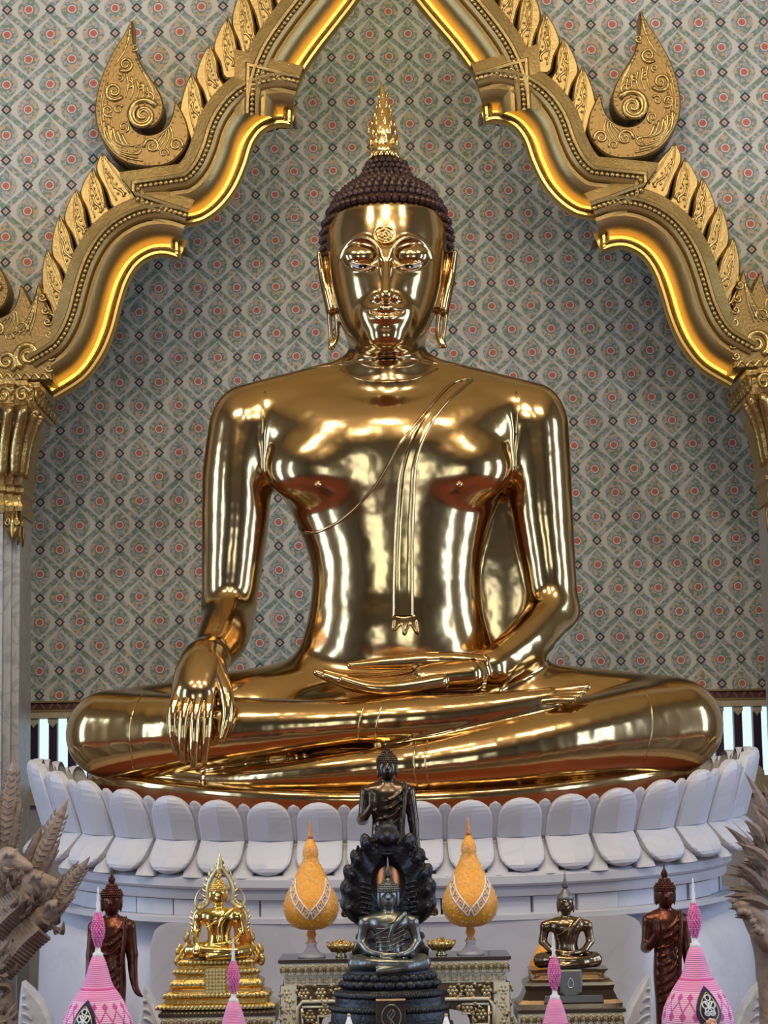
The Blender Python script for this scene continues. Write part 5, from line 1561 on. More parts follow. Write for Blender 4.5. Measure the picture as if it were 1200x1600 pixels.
# ---------- tables
DARKTOP = mat('dark_glass_top', (0.05, 0.035, 0.03, 1), rough=.15)
CREAMG = mat('cream_gilt', (0.76, 0.71, 0.55, 1), metal=.25, rough=.38)
OLDG = mat('antique_gold_relief', (0.42, 0.30, 0.13, 1), metal=.6, rough=.38, col2=(0.60, 0.52, 0.33, 1), scale=55)
DEEPBR = mat('deep_brown_ground', (0.10, 0.06, 0.035, 1), rough=.6)
def rosette(mb, c, r):
    mb.ball(c, r * .34, 7, 4, (1, .6, 1))
    for k in range(6):
        a = 2 * PI * k / 6; mb.ball((c[0] + r * .62 * math.cos(a), c[1] + r * .08, c[2] + r * .62 * math.sin(a)), r * .36, 6, 4, (1, .5, 1))
def ornate_table(label, pxl, pxr, pyt, Yf, depth, grp, cat='table', full=True):
    a = U(pxl, pyt, Yf); b = U(pxr, pyt, Yf); W = b.x - a.x; cx = (a.x + b.x) / 2; zt = (a.z + b.z) / 2; s = PXM(Yf)
    t = empty('altar_table', (cx, Yf + depth / 2, 0), label, cat, grp)
    cy = Yf + depth / 2
    bm = bmesh.new(); bx(bm, (cx, cy, zt - .006), (W + .012, depth + .012, .012), bev=.002); bm_obj('table_top', bm, DARKTOP, t)
    z = zt - .012; hc = 19 * s
    bm = bmesh.new(); bx(bm, (cx, cy, z - hc / 2), (W, depth, hc), bev=.004); bm_obj('cornice', bm, CREAMG, t)
    n = int(W / (11 * s))
    for i in range(n):
        x = cx - W / 2 + (i + .5) * W / n; mb = MB()
        mb.tube([(x - 4 * s, Yf - .002, z - hc * .75), (x - 4 * s, Yf - .008, z - hc * .35), (x, Yf - .012, z - hc * .15), (x + 4 * s, Yf - .008, z - hc * .35), (x + 4 * s, Yf - .002, z - hc * .75)], 1.5 * s, 5)
        mb.ball((x, Yf - .004, z - hc * .55), 2.6 * s, 6, 4); mb.ball((x + 5.5 * s, Yf - .003, z - hc * .82), 1.8 * s, 5, 4)
        mb.build('cornice_leaf', OLDG, t, True)
    z -= hc; W2 = W - 12 * s; hf = 15 * s
    bm = bmesh.new(); bx(bm, (cx, cy, z - hf / 2), (W2, depth - .02, hf), bev=.003); bm_obj('fret_band', bm, CREAMG, t)
    n = int(W2 / (17 * s)); yf = Yf + .008
    for i in range(n):
        x = cx - W2 / 2 + (i + .5) * W2 / n; u = 1.25 * s; mb = MB()
        for p, q in (((-6, -4), (-6, 4)), ((-6, 4), (6, 4)), ((6, 4), (6, -3)), ((6, -3), (-2.5, -3)), ((-2.5, -3), (-2.5, 1)), ((-2.5, 1), (2.5, 1))):
            mb.box((x + (p[0] + q[0]) / 2 * s, yf, z - hf / 2 + (p[1] + q[1]) / 2 * s), (abs(p[0] - q[0]) * s + u, .004, abs(p[1] - q[1]) * s + u))
        mb.build('fret_key', OLDG, t)
    z -= hf
    hap = 72 * s if full else .10
    # apron: U-shaped front with carved roses and a moulded inner frame
    ww = 30 * s
    ol = [(cx - W / 2, z), (cx + W / 2, z), (cx + W / 2, 0.0), (cx + W / 2 - ww, 0.0), (cx + W / 2 - ww, z - 62 * s), (cx + W / 2 - 62 * s, z - 62 * s), (cx + W / 2 - 66 * s, z - 44 * s),
          (cx + W / 2 - 120 * s, z - 34 * s), (cx, z - 30 * s), (cx - W / 2 + 120 * s, z - 34 * s), (cx - W / 2 + 66 * s, z - 44 * s), (cx - W / 2 + 62 * s, z - 62 * s), (cx - W / 2 + ww, z - 62 * s), (cx - W / 2 + ww, 0), (cx - W / 2, 0)]
    if not full: ol = [(cx - W / 2 + .02, z), (cx + W / 2 - .02, z), (cx + W / 2 - .02, 0), (cx + W / 2 - .06, 0), (cx + W / 2 - .06, z - .08), (cx - W / 2 + .06, z - .08), (cx - W / 2 + .06, 0), (cx - W / 2 + .02, 0)]
    V, F = slab_data(ol[::-1], Yf + .012, Yf + .04); mesh_obj('apron', V, F, DEEPBR, t)
    V, F = slab_data(ol[::-1], Yf + depth - .04, Yf + depth - .012); mesh_obj('back_apron', V, F, DEEPBR, t)
    if full:
        mb = MB()
        fr = [(cx + W / 2 - 26 * s, z - 90 * s), (cx + W / 2 - 26 * s, z - 34 * s), (cx + W / 2 - 34 * s, z - 24 * s), (cx, z - 24 * s), (cx - W / 2 + 34 * s, z - 24 * s), (cx - W / 2 + 26 * s, z - 34 * s), (cx - W / 2 + 26 * s, z - 90 * s)]
        mb.tube([(x, Yf + .006, zz) for x, zz in fr], 3.0 * s, 6)
        for sd in (-1, 1):
            f2 = [(cx + sd * (W / 2 - 33 * s), z - 34 * s), (cx + sd * (W / 2 - 33 * s), z - 62 * s), (cx + sd * (W / 2 - 58 * s), z - 62 * s), (cx + sd * (W / 2 - 58 * s), z - 46 * s), (cx + sd * (W / 2 - 74 * s), z - 46 * s), (cx + sd * (W / 2 - 74 * s), z - 32 * s), (cx + sd * (W / 2 - 33 * s), z - 32 * s)]
            mb.tube([(x, Yf + .008, zz) for x, zz in f2], 2.2 * s, 5)
        mb.build('apron_frame', CREAMG, t, True)
        mb = MB(); random.seed(5)
        for sd in (-1, 1):
            spots = [(W / 2 - 10 * s, -12), (W / 2 - 12 * s, -36), (W / 2 - 10 * s, -60), (W / 2 - 36 * s, -12), (W / 2 - 62 * s, -12), (W / 2 - 88 * s, -12), (W / 2 - 114 * s, -12), (W / 2 - 140 * s, -12), (W / 2 - 165 * s, -12), (W / 2 - 45 * s, -48), (W / 2 - 66 * s, -38)]
            for xx, zz in spots:
                m3 = MB(); rosette(m3, (cx + sd * xx, Yf + .006, z + zz * s), 9.5 * s); m3.build('carved_rose', OLDG, t, True)
                for k in range(5):
                    a = random.random() * 6.28; q = (cx + sd * (xx + 12 * s * math.cos(a)), Yf + .008, z + (zz + 10 * math.sin(a)) * s)
                    mb.tube([q, (q[0] + 5 * s * math.cos(a + 1), Yf + .004, q[2] + 5 * s * math.sin(a + 1)), (q[0] + 6 * s * math.cos(a + 2), Yf + .008, q[2] + 7 * s * math.sin(a + 2))], [2.2 * s, 2.6 * s, .8 * s], 5)
        tag(mb.build('carved_foliage', OLDG, t, True), kind='stuff')
    for sd in (-1, 1):
        for yy in (Yf + .03, Yf + depth - .03):
            bm = bmesh.new(); bx(bm, (cx + sd * (W / 2 - .03), yy, z / 2), (.055, .05, z)); bm_obj('leg', bm, CREAMG, t)
    for sd in (-1, 1):
        bm = bmesh.new(); bx(bm, (cx + sd * (W / 2 - .016), cy, z - .05), (.02, depth - .05, .10)); bm_obj('side_rail', bm, DEEPBR, t)
    return zt, cx, cy
TY = -2.40
ZT, TCX, TCY = ornate_table('cream and gold carved altar table behind the dark seated Buddha', 437, 796, 1497, TY, .27, 'carved altar tables')
ZTL, TLX, TLY = ornate_table('carved cream and gold table carrying the bright gold Buddha', 250, 427, 1583, -2.52, .40, 'carved altar tables', full=False)
ZTR, TRX, TRY = ornate_table('carved cream and gold table carrying the brown bronze Buddha', 812, 975, 1577, -2.52, .40, 'carved altar tables', full=False)
# long low bench in front (its top lies just under the picture)
bench = empty('offering_bench', (SX, -3.25, 0), 'low dark offering bench along the front of the altar', 'bench')
ZBN = .50
bm = bmesh.new(); bx(bm, (SX, -3.25, ZBN - .02), (2.9, 1.15, .04), bev=.005); bm_obj('bench_top', bm, DARKTOP, bench)
for sx in (-1.35, 0, 1.35):
    for sy in (-.5, .5):
        bm = bmesh.new(); bx(bm, (SX + sx, -3.25 + sy, ZBN / 2 - .02), (.07, .07, ZBN - .04)); bm_obj('leg', bm, TEAK, bench)

# ---------- standing dark bronze figure on the table
def place(px, Y, z): 
    """x of a pixel column at depth Y near height z"""
    py = 1230 - (z - 1.5) / PXM(Y); p = U(px, py, Y); p = U(px, py - (z - p.z) / PXM(Y), Y); return p.x
YS = TY + .15
fx = place(607, YS, ZT + .4)
f = empty('standing_buddha', (fx, YS, ZT), 'dark bronze standing Buddha with raised hand behind the serpent-hooded one', 'statue')
lathe_obj('pedestal', [(.001, 0), (.135, 0), (.14, .02), (.125, .03), (.115, .05), (.125, .06), (.12, .075), (.10, .085), (.095, .10), (.105, .112), (.001, .112)], (fx, YS, ZT), NAGA_DK, f, 32, 1, .8)
hgt = (U(607, 1178, YS).z - ZT - .112) / 1.0
standing_figure(f, (fx, YS, ZT + .112), hgt * .985, BRONZE_DK, 'left', tip=0.12)
for sd in (-1, 1):
    p = [(fx + sd * .075, YS - .01, ZT + .19), (fx + sd * .11, YS - .01, ZT + .165), (fx + sd * .155, YS - .01, ZT + .150), (fx + sd * .165, YS - .01, ZT + .135)]
    MB().tube(catmull(p, 4), [.012, .014, .016, .018, .019, .02, .02, .019, .018, .016, .013, .01, .006], 8).build('robe_flare', BRONZE_BR, f, True)

# ---------- serpent-hooded seated figure on the bench
YN = -2.92
nx = place(608, YN, 1.0); s = PXM(YN)
zpy = lambda py, Y=YN: U(608, py, Y).z
f = empty('serpent_hooded_buddha', (nx, YN, ZBN), 'grey green bronze Buddha meditating on serpent coils under a dark hood', 'statue')
coil = MB()
prof = []
zb0 = ZBN
tiers = [(1630, 92), (1618, 96), (1604, 90), (1590, 91), (1577, 90), (1569, 84), (1562, 84), (1551, 84), (1544, 77), (1541, 60)]
prof = [(.001, 0.0), (98 * s, 0.0), (98 * s, .05)] + [(w * s, zpy(py) - zb0) for py, w in tiers if zpy(py) - zb0 > .06] + [(.001, zpy(1541) - zb0)]
lathe_obj('coil_base', prof, (nx, YN, zb0), NAGA_DK, f, 40, 1, .78)
for py, w in ((1551, 82), (1573, 88), (1600, 91)):
    mb = MB(); n = 60
    for k in range(n):
        a = PI + PI * k / (n - 1)
        mb.ball((nx + (w + 1) * s * math.cos(a), YN + (w + 1) * s * .78 * math.sin(a), zpy(py)), 4.2 * s, 5, 4, (1, 1, 1.3))
    tag(mb.build('scale_row', NAGA_DK, f, True), kind='stuff')
# plaque on the front
W = [(nx + dx * s, zpy(py)) for dx, py in ((-21, 1552), (-21, 1560), (-22, 1600), (-26, 1640), (28, 1640), (24, 1600), (23, 1560), (23, 1552))]
V, F = slab_data(W, YN - 84 * s, YN - 60 * s, dome=.004, inset=2.5 * s); mesh_obj('plaque', V, F, BRONZE_DK, f)
mb = MB(); c = (nx + 1.5 * s, zpy(1580))
mb.tube([(c[0] + 14 * s * math.cos(a), YN - 85.5 * s, c[1] + 18 * s * math.sin(a)) for a in [2 * PI * i / 28 for i in range(28)]], 1.6 * s, 5, True)
V, F = slab_data([(c[0] + 13 * s * math.cos(a), c[1] + 17 * s * math.sin(a)) for a in [2 * PI * i / 28 for i in range(28)]], YN - 85 * s, YN - 80 * s)
mesh_obj('oval_medallion', V, F, BRONZE_SILVER, f)
for k in range(3): mb.tube([(c[0] + (-3 + 3 * k + 3 * math.sin(t * 1.3 + k)) * s, YN - 86 * s, c[1] + (-12 + 4 * t) * s) for t in range(7)], [1.6 * s, 1.6 * s, 1.5 * s, 1.4 * s, 1.2 * s, .9 * s, .5 * s], 5)
mb.build('medallion_relief', BRONZE_SILVER, f, True)
# lotus seat: two rows of round petals, each its own
pm = MB()
lathe_obj('lotus_seat', [(.001, 0), (70 * s, 0), (73 * s, 8 * s), (62 * s, 14 * s), (66 * s, 20 * s), (66 * s, 26 * s), (.001, 26 * s)], (nx, YN, zpy(1541)), NAGA_DK, f, 36, 1, .74)
for rowi, (py, w, rr) in enumerate(((1536, 70, 9), (1525, 64, 9.5))):
    for k in range(15):
        a = PI + PI * (k + .5 * rowi) / 14
        if a > 2 * PI + .1: continue
        MB().ball((nx + w * s * math.cos(a), YN + w * s * .74 * math.sin(a), zpy(py)), rr * s, 9, 6, (1, .6, .72)).build('lotus_petal', NAGA_DK, f, True)
zs0 = zpy(1519); Wk = 124 * s
seated_figure(f, (nx, YN - .01, zs0), Wk, BRONZE_SILVER, 'meditation', tip=1.5, res=80, shoulder=.37)
mb = MB()
for k in range(7):
    zz = zs0 + (.64 - .055 * k) * Wk
    mb.tube(catmull([(nx + .19 * Wk, YN - .01 - (.14) * Wk, zz + .05 * Wk), (nx + .02 * Wk, YN - .01 - .166 * Wk, zz - .03 * Wk), (nx - .15 * Wk, YN - .01 - .135 * Wk, zz - .045 * Wk)], 5), 1.0 * s, 5)
mb.build('robe_fold', BRONZE_SILVER, f, True)
# hood: seven snake necks fanned behind the head, modelled as one swept shell with a copper hollow
S = SDF((nx - 90 * s, YN + .00, zpy(1470)), (nx + 90 * s, YN + .24, zpy(1275)), 1.5 * s)
Yh = YN + .11
for px_, py_, rx, rz in ((608, 1385, 52, 60), (572, 1395, 38, 40), (644, 1395, 38, 40), (608, 1330, 32, 34), (566, 1420, 30, 22), (650, 1420, 30, 22)):
    S.ell((nx + (px_ - 608) * s, Yh, zpy(py_)), (rx * s, .045, rz * s), 6 * s)
for side in (-1, 1):
    for j, (dx, py_, tx, ty_) in enumerate(((58, 1404, 66, 1388), (58, 1424, 66, 1414), (52, 1380, 61, 1362), (42, 1356, 50, 1338), (26, 1332, 34, 1313))):
        S.chain([(nx + side * dx * .6 * s, Yh - .01, zpy(py_ + 14)), (nx + side * dx * .9 * s, Yh - .03, zpy(py_)), (nx + side * tx * s, Yh - .05, zpy(ty_)), (nx + side * tx * 1.05 * s, Yh - .055, zpy(ty_ - 9))], [16 * s, 15 * s, 9 * s, 2.5 * s], 9 * s)
        S.chain([(nx + side * tx * .80 * s, Yh - .045, zpy(ty_ + 16)), (nx + side * tx * .92 * s, Yh - .075, zpy(ty_ + 4))], [8 * s, 5 * s], 3 * s)
S.chain([(nx, Yh - .01, zpy(1330)), (nx, Yh - .03, zpy(1312)), (nx, Yh - .07, zpy(1309))], [24 * s, 19 * s, 12 * s], 6 * s)
for t_ in range(4): S.chain([(nx - 15 * s, Yh - .045, zpy(1322 + 6 * t_)), (nx, Yh - .062, zpy(1324 + 6 * t_)), (nx + 15 * s, Yh - .045, zpy(1322 + 6 * t_))], [1.8 * s] * 3, 1.5 * s)
S.ell((nx, Yh - .03, zpy(1296)), (16 * s, 9 * s, 10 * s), 4 * s)
S.ell((nx - 0 * s, Yh - .055, zpy(1382)), (26 * s, .055, 37 * s), 3 * s, sub=True)
S.cone((nx, Yh - .06, zpy(1440)), (nx, Yh - .06, zpy(1350)), 20 * s, 12 * s, 3 * s, sub=True)
hood = S.build('serpent_hood', NAGA_DK, f, 2, 1)
MB().ball((nx - 0 * s, Yh - .010, zpy(1382)), 1.0, 20, 12, (29 * s, .012, 40 * s)).build('hood_hollow', mat('copper_hollow', (0.26, 0.10, 0.045, 1), metal=.95, rough=.16), f, True)
for side in (-1, 1):
    for j in range(8):
        py_ = 1440 - 8 * j
        mb = MB(); mb.tube(catmull([(nx + side * 26 * s, Yh - .052, zpy(py_)), (nx + side * 40 * s, Yh - .058, zpy(py_ - 5)), (nx + side * 54 * s, Yh - .045, zpy(py_ - 3))], 4), 2.0 * s, 5)
        mb.build('neck_plate', NAGA_DK, f, True)
mb = MB(); random.seed(4)
for k in range(260):
    a = random.random() * 2 * PI; rr = random.uniform(.72, 1.0)
    x_ = 66 * rr * math.cos(a); z_ = 1372 + 68 * rr * math.sin(a)
    if z_ > 1430 or (abs(x_) < 30 and z_ > 1335): continue
    mb.ball((nx + x_ * s, Yh - .048 - .01 * random.random(), zpy(z_)), 2.6 * s, 5, 4, (1, .8, 1.3))
tag(mb.build('hood_scales', NAGA_DK, f, True), kind='stuff')

# ---------- bright gold seated figure with flame halo on a tiered throne
YG = -2.52 + .20; gx = place(340, YG, ZTL + .2); s = PXM(YG)
f = empty('gold_seated_buddha', (gx, YG, ZTL), 'small bright gold Buddha under a flame halo on a tiered gold throne', 'statue')
zg = lambda py: U(340, py, YG).z
tier = [(1581, 1569, 91), (1569, 1560, 86), (1560, 1551, 80), (1551, 1544, 74), (1544, 1530, 70), (1530, 1521, 68), (1521, 1512, 66), (1512, 1505, 62), (1505, 1497, 58)]
zb_ = ZTL; scl = (zg(1497) - ZTL) / (zg(1497) - zg(1581))
zz = lambda py: ZTL + (zg(py) - zg(1581)) * scl
for i, (p0, p1, w) in enumerate(tier):
    bm = bmesh.new(); hgt_ = zz(p1) - zz(p0)
    prof = [(.93, 0), (1.0, .25), (1.0, .55), (.95, .8), (.9, 1.0)] if i % 2 == 0 else [(.9, 0), (.9, .7), (.97, 1.0)]
    mb = MB(); pl = octo(1.0, .22)
    prism(mb, [(x * w * s, y * w * s * .62) for x, y in pl], gx, YG, [(k_, zz(p0) + hgt_ * t_) for k_, t_ in prof])
    mb.build('throne_tier', GOLD_CARVED if i % 3 else BRIGHT_GOLD, f)
    if i % 2 == 0:
        mb = MB(); n = int(2 * w / 6)
        for k in range(n):
            mb.ball((gx - w * s + (k + .5) * 2 * w * s / n, YG - w * s * .62, zz(p0) + hgt_ * .5), 2.4 * s, 6, 4, (1, .7, 1.4))
        tag(mb.build('tier_beads', PALE_GOLD, f, True), kind='stuff')
W = [(gx + dx * s, zz(py)) for dx, py in ((-16, 1509), (-16, 1535), (-18, 1555), (20, 1555), (18, 1535), (18, 1509))]
V, F = slab_data(W, YG - 76 * s * .62, YG - 50 * s * .62); mesh_obj('lattice_cloth', V, F, GOLD_CARVED, f)
mb = MB()
for i in range(6):
    for j in range(7): mb.box((gx + (-12 + 5 * i) * s, YG - 76 * s * .62 - .002, zz(1513 + 6 * j)), (3.2 * s, .005, 3.2 * s), Matrix.Rotation(PI / 4, 3, 'Y'))
tag(mb.build('lattice_studs', PALE_GOLD, f), kind='stuff')
zs0 = zz(1497); Wk = 104 * s
seated_figure(f, (gx + 3 * s, YG - .02, zs0), Wk, BRIGHT_GOLD, 'earth', tip=1.3, res=72, shoulder=.36)
# orange cloth behind the shoulder
mb = MB(); mb.add(slab_data([(gx + dx * s, zz(py)) for dx, py in ((16, 1418), (28, 1408), (36, 1416), (44, 1450), (52, 1480), (40, 1492), (26, 1488), (24, 1450))][::-1], YG + .035, YG + .05, dome=.01, inset=3 * s))
mb.build('orange_sash', mat('orange_cloth', (0.62, 0.20, 0.03, 1), rough=.7, bump=.5, bscale=60), f)
# halo arch: two rising serpentine tubes with crest leaves and a spire
hp = [(-42, 1463), (-38, 1450), (-40, 1432), (-36, 1418), (-26, 1410), (-19, 1402), (-20, 1385), (-17, 1368), (-9, 1352), (0, 1340)]
for sd in (-1, 1):
    pts = catmull([(gx + (3 + sd * dx * -1 * -1 * (1)) * s if False else gx + (3 + sd * -dx) * s, YG + .04, zz(py)) for dx, py in hp], 4)
    mb = MB(); mb.tube(pts, 3.6 * s, 7); 
    for i in range(2, len(pts) - 1, 2):
        p = Vector(pts[i]); d = (Vector(pts[i + 1]) - Vector(pts[i - 1])).normalized(); nr = Vector((d.z, 0, -d.x)) * sd
        mb.tube([p, p + nr * 5 * s + d * 2 * s, p + nr * 8 * s + d * 7 * s], [2.6 * s, 2.2 * s, .4 * s], 5)
    mb.build('halo_arch', PALE_GOLD, f, True)
    sp = [(gx + (3 + sd * (30 + 8 * math.sin(t * .33))) * s, YG + .035, zz(1412 - 4.4 * t)) for t in range(10)]
    sp = [(gx + (3 + sd * dx) * s, YG + .035, zz(py)) for dx, py in ((26, 1411), (33, 1412), (37, 1404), (37, 1394), (33, 1383), (29, 1378))]
    MB().tube(catmull(sp, 4), [4.5 * s - 4 * s * i / 20 for i in range(21)], 7).build('halo_curl', PALE_GOLD, f, True)
    mb = MB()
    for k, (dx, py) in enumerate(((47, 1462), (49, 1480), (56, 1490), (62, 1500), (53, 1497), (60, 1484))):
        mb.tube(catmull([(gx + (3 + sd * dx) * s, YG + .01, zz(py + 8)), (gx + (3 + sd * (dx + 4)) * s, YG + .0, zz(py)), (gx + (3 + sd * (dx + 1)) * s, YG + .0, zz(py - 8)), (gx + (3 + sd * (dx + 2)) * s, YG, zz(py - 18 if k == 0 else py - 13))], 3), [5 * s, 5 * s, 4.6 * s, 4.2 * s, 4 * s, 3.6 * s, 3 * s, 2.2 * s, 1.4 * s, .5 * s], 6)
    mb.build('guardian_scroll', GOLD_CARVED, f, True)
mb = MB(); mb.lathe([(5 * s, 0), (6.5 * s, 5 * s), (4.4 * s, 14 * s), (2.4 * s, 22 * s), (.4 * s, 31 * s)], (gx + 3 * s, YG + .04, zz(1350)), 10)
for k in range(4):
    for sd in (-1, 1): mb.tube([(gx + (3 + sd * 4) * s, YG + .04, zz(1350 - 5 * k)), (gx + (3 + sd * (8 - k)) * s, YG + .04, zz(1354 - 6 * k)), (gx + (3 + sd * (7 - k * 1.3)) * s, YG + .04, zz(1343 - 6 * k))], [2.4 * s, 2 * s, .4 * s], 5)
mb.build('halo_spire', PALE_GOLD, f, True)

# ---------- brown bronze seated figure at right
YR = -2.52 + .20; rx = place(885, YR, ZTR + .2); s = PXM(YR)
zr = lambda py: U(885, py, YR).z
scl2 = (zr(1511) - ZTR) / (zr(1511) - zr(1576)); zz2 = lambda py: ZTR + (zr(py) - zr(1576)) * scl2
f = empty('bronze_seated_buddha', (rx, YR, ZTR), 'brown bronze meditating Buddha with grey hair on a stepped bronze base', 'statue')
for p0, p1, prof in ((1576, 1540, [(79, 0), (79, .12), (72, .3), (66, .75), (68, 1.0)]), (1540, 1529, [(68, 0), (67, .5), (61, .8), (60, 1.0)]), (1529, 1512, [(55, 0), (52, .3), (56, .7), (60, 1.0)])):
    mb = MB(); prism(mb, [(x * s, y * s * .62) for x, y in octo(1.0, .14)], rx, YR, [(w, zz2(p0) + (zz2(p1) - zz2(p0)) * t_) for w, t_ in prof]); mb.build('base_step', BRONZE_BR, f)
V, F = slab_data([(rx + dx * s, zz2(py)) for dx, py in ((-14, 1511), (-16, 1535), (-15, 1552), (-8, 1560), (8, 1560), (17, 1552), (19, 1535), (18, 1511))], YR - 72 * s * .62, YR - 48 * s * .62, dome=.006, inset=3 * s)
mesh_obj('hanging_cloth', V, F, BRONZE_GY, f)
mb = MB(); cc = (rx + 1 * s, zz2(1536))
mb.tube(catmull([(cc[0] + dx * s, YR - 73.5 * s * .62 - .004, cc[1] + dz * s) for dx, dz in ((0, 8), (4, 1), (3, -5), (-3, -5), (-4, 1))], 4, True), 1.0 * s, 5, True)
mb.build('cloth_emblem', mat('emblem_silver', (0.45, 0.48, 0.6, 1), metal=.7, rough=.3), f, True)
V, F = slab_data([(rx + dx * s, zz2(py)) for dx, py in ((-38, 1557), (48, 1557), (50, 1569), (-40, 1569))], YR - 80 * s * .62, YR - 60 * s * .62); mesh_obj('name_plate', V, F, BRONZE_GY, f)
zs0 = zz2(1511); Wk = 103 * s
seated_figure(f, (rx, YR - .01, zs0), Wk, BRONZE_BR, 'meditation', hair_mat=BRONZE_GY, tip=1.7, res=76, shoulder=.385, knobs=False)

# ---------- red-brown standing figures at both sides, on small pedestals
for px_, pyt, lab, arms_, Y_ in ((175, 1391, 'red brown bronze standing Buddha behind the left pink offering, arm lowered', 'left', -2.05), (1040, 1381, 'red brown bronze standing Buddha behind the right pink offering, hand raised', 'left', -2.05)):
    zt_ = U(px_, pyt, Y_).z; zb0 = .53; X_ = place(px_, Y_, 1.0)
    f = empty('mahogany_standing_buddha', (X_, Y_, 0), lab, 'statue', 'standing Buddhas at both ends of the altar')
    lathe_obj('pedestal', [(.001, 0), (.15, 0), (.15, .10), (.12, .14), (.09, .42), (.11, .48), (.11, .53), (.001, .53)], (X_, Y_, 0), MAHOG, f, 28)
    standing_figure(f, (X_, Y_, zb0), zt_ - zb0, MAHOG, 'down' if px_ < 600 else 'left', tip=1.15, res=110, wid=.80)
# ================================================================== offerings
ORANGE = mat('orange_beadwork', (0.90, 0.42, 0.05, 1), rough=.22, col2=(0.78, 0.31, 0.03, 1), scale=90, bump=.35, bscale=160)
AMBER = mat('amber_crystal', (0.62, 0.22, 0.03, 1), rough=.15, spec=.8)
SILVERW = mat('white_beads', (0.74, 0.68, 0.62, 1), rough=.25, spec=.7)
def glass_mat(name, col, rough=.03, alpha=.35):
    m, nt, b = new_mat(name)
    b.inputs['Base Color'].default_value = col; b.inputs['Transmission Weight'].default_value = .55
    b.inputs['Roughness'].default_value = rough; b.inputs['IOR'].default_value = 1.25
    return m
GLASS = glass_mat('clear_glass', (0.86, 0.82, 0.90, 1), .12)
def orange_phum(px_, Y_, pyt, label, k=1.0, zb0=None, simple=False):
    s = PXM(Y_) * k; zb0 = ZT if zb0 is None else zb0; X_ = place(px_, Y_, 1.1)
    H_ = (U(px_, pyt, Y_).z - zb0); q = H_ / 212.0        # metres per model pixel (212 px tall)
    f = empty('orange_bead_offering', (X_, Y_, zb0), label, 'offering', 'orange beaded bud offerings')
    L = lambda *pr: [(r * q, z * q) for r, z in pr]
    lathe_obj('glass_foot', L((.01, 0), (22, 0), (22, 3), (14, 7), (9, 13), (7, 18), (10, 22), (.01, 22)), (X_, Y_, zb0), GLASS, f, 24)
    lathe_obj('crystal_stem', L((.01, 14), (6, 15), (8, 22), (5, 28), (8, 34), (6, 40), (9, 46), (.01, 46)), (X_, Y_, zb0), AMBER, f, 16)
    body = lathe_obj('bud', L((.01, 42), (18, 43), (30, 48), (39, 58), (43.5, 72), (43, 84), (38, 98), (31, 112), (24, 126), (18, 138), (13.5, 147), (11, 153), (12, 157), (12, 164), (10, 171), (6.5, 178), (3, 184), (.01, 184)), (X_, Y_, zb0), ORANGE, f, 32)
    mb = MB(); mb.lathe(L((.01, 182), (4.5, 183), (3, 188), (3.2, 194), (2.0, 198), (2.2, 203), (1.2, 207), (.2, 212)), (X_, Y_, zb0), 12); mb.build('spire', AMBER, f, True)
    if simple: return f
    prz = [58, 72, 84, 98, 112, 126, 138, 147, 157, 164, 171]; prr = [39, 43.5, 43, 38, 31, 24, 18, 13.5, 12, 12, 10]
    rad = lambda z: float(np.interp(z, prz, prr))
    # white V-shaped woven bands with open squares
    for sd in (-1, 1):
        mb = MB()
        for off in (-7.5, 7.5):
            pts = []
            for i in range(15):
                t = i / 14; z = 66 + 50 * t + off * .8; a = -PI / 2 + sd * (.06 + 1.02 * t) - sd * off * .006; r = rad(z) + 1
                pts.append((X_ + r * q * math.cos(a), Y_ + r * q * math.sin(a), zb0 + z * q))
            mb.tube(pts, 1.4 * q, 5)
        for i in range(6):
            t0 = i / 5
            pts = []
            for off in (-7.5, -2, 2, 7.5):
                z = 66 + 50 * t0 + off * .8; a = -PI / 2 + sd * (.06 + 1.02 * t0) - sd * off * .006; r = rad(z) + 1
                pts.append((X_ + r * q * math.cos(a), Y_ + r * q * math.sin(a), zb0 + z * q))
            mb.tube(pts, 1.3 * q, 5)
            if i < 5:
                t0 = (i + .5) / 5; z = 66 + 50 * t0; a = -PI / 2 + sd * (.06 + 1.02 * t0); r = rad(z) + .8
                c0 = Vector((X_ + r * q * math.cos(a), Y_ + r * q * math.sin(a), zb0 + z * q)); tx = Vector((-math.sin(a), math.cos(a), 0))
                mb.tube([c0 + tx * 3.4 * q * sd, c0 + Vector((0, 0, 4 * q)), c0 - tx * 3.4 * q * sd, c0 - Vector((0, 0, 4 * q))], .9 * q, 4, True)
        mb.build('woven_band', SILVERW, f, True)
    mb = MB(); random.seed(int(px_))
    for i in range(230):
        z = random.uniform(50, 172); a = -PI / 2 + random.uniform(-1.6, 1.6); r = (rad(z) if z > 58 else 34) + .4
        mb.ball((X_ + r * q * math.cos(a), Y_ + r * q * math.sin(a), zb0 + z * q), random.uniform(.6, 1.1) * q, 5, 3)
    tag(mb.build('sequins', SILVERW, f, True), kind='stuff')
    return f
orange_phum(486, TY + .10, 1281, 'orange beaded lotus-bud offering left of the dark serpent hood')
orange_phum(734, TY + .10, 1275, 'orange beaded lotus-bud offering right of the dark serpent hood')
orange_phum(846, -2.17, 1440, 'small orange bead offering half hidden behind the brown bronze Buddha', zb0=ZTR, simple=True)
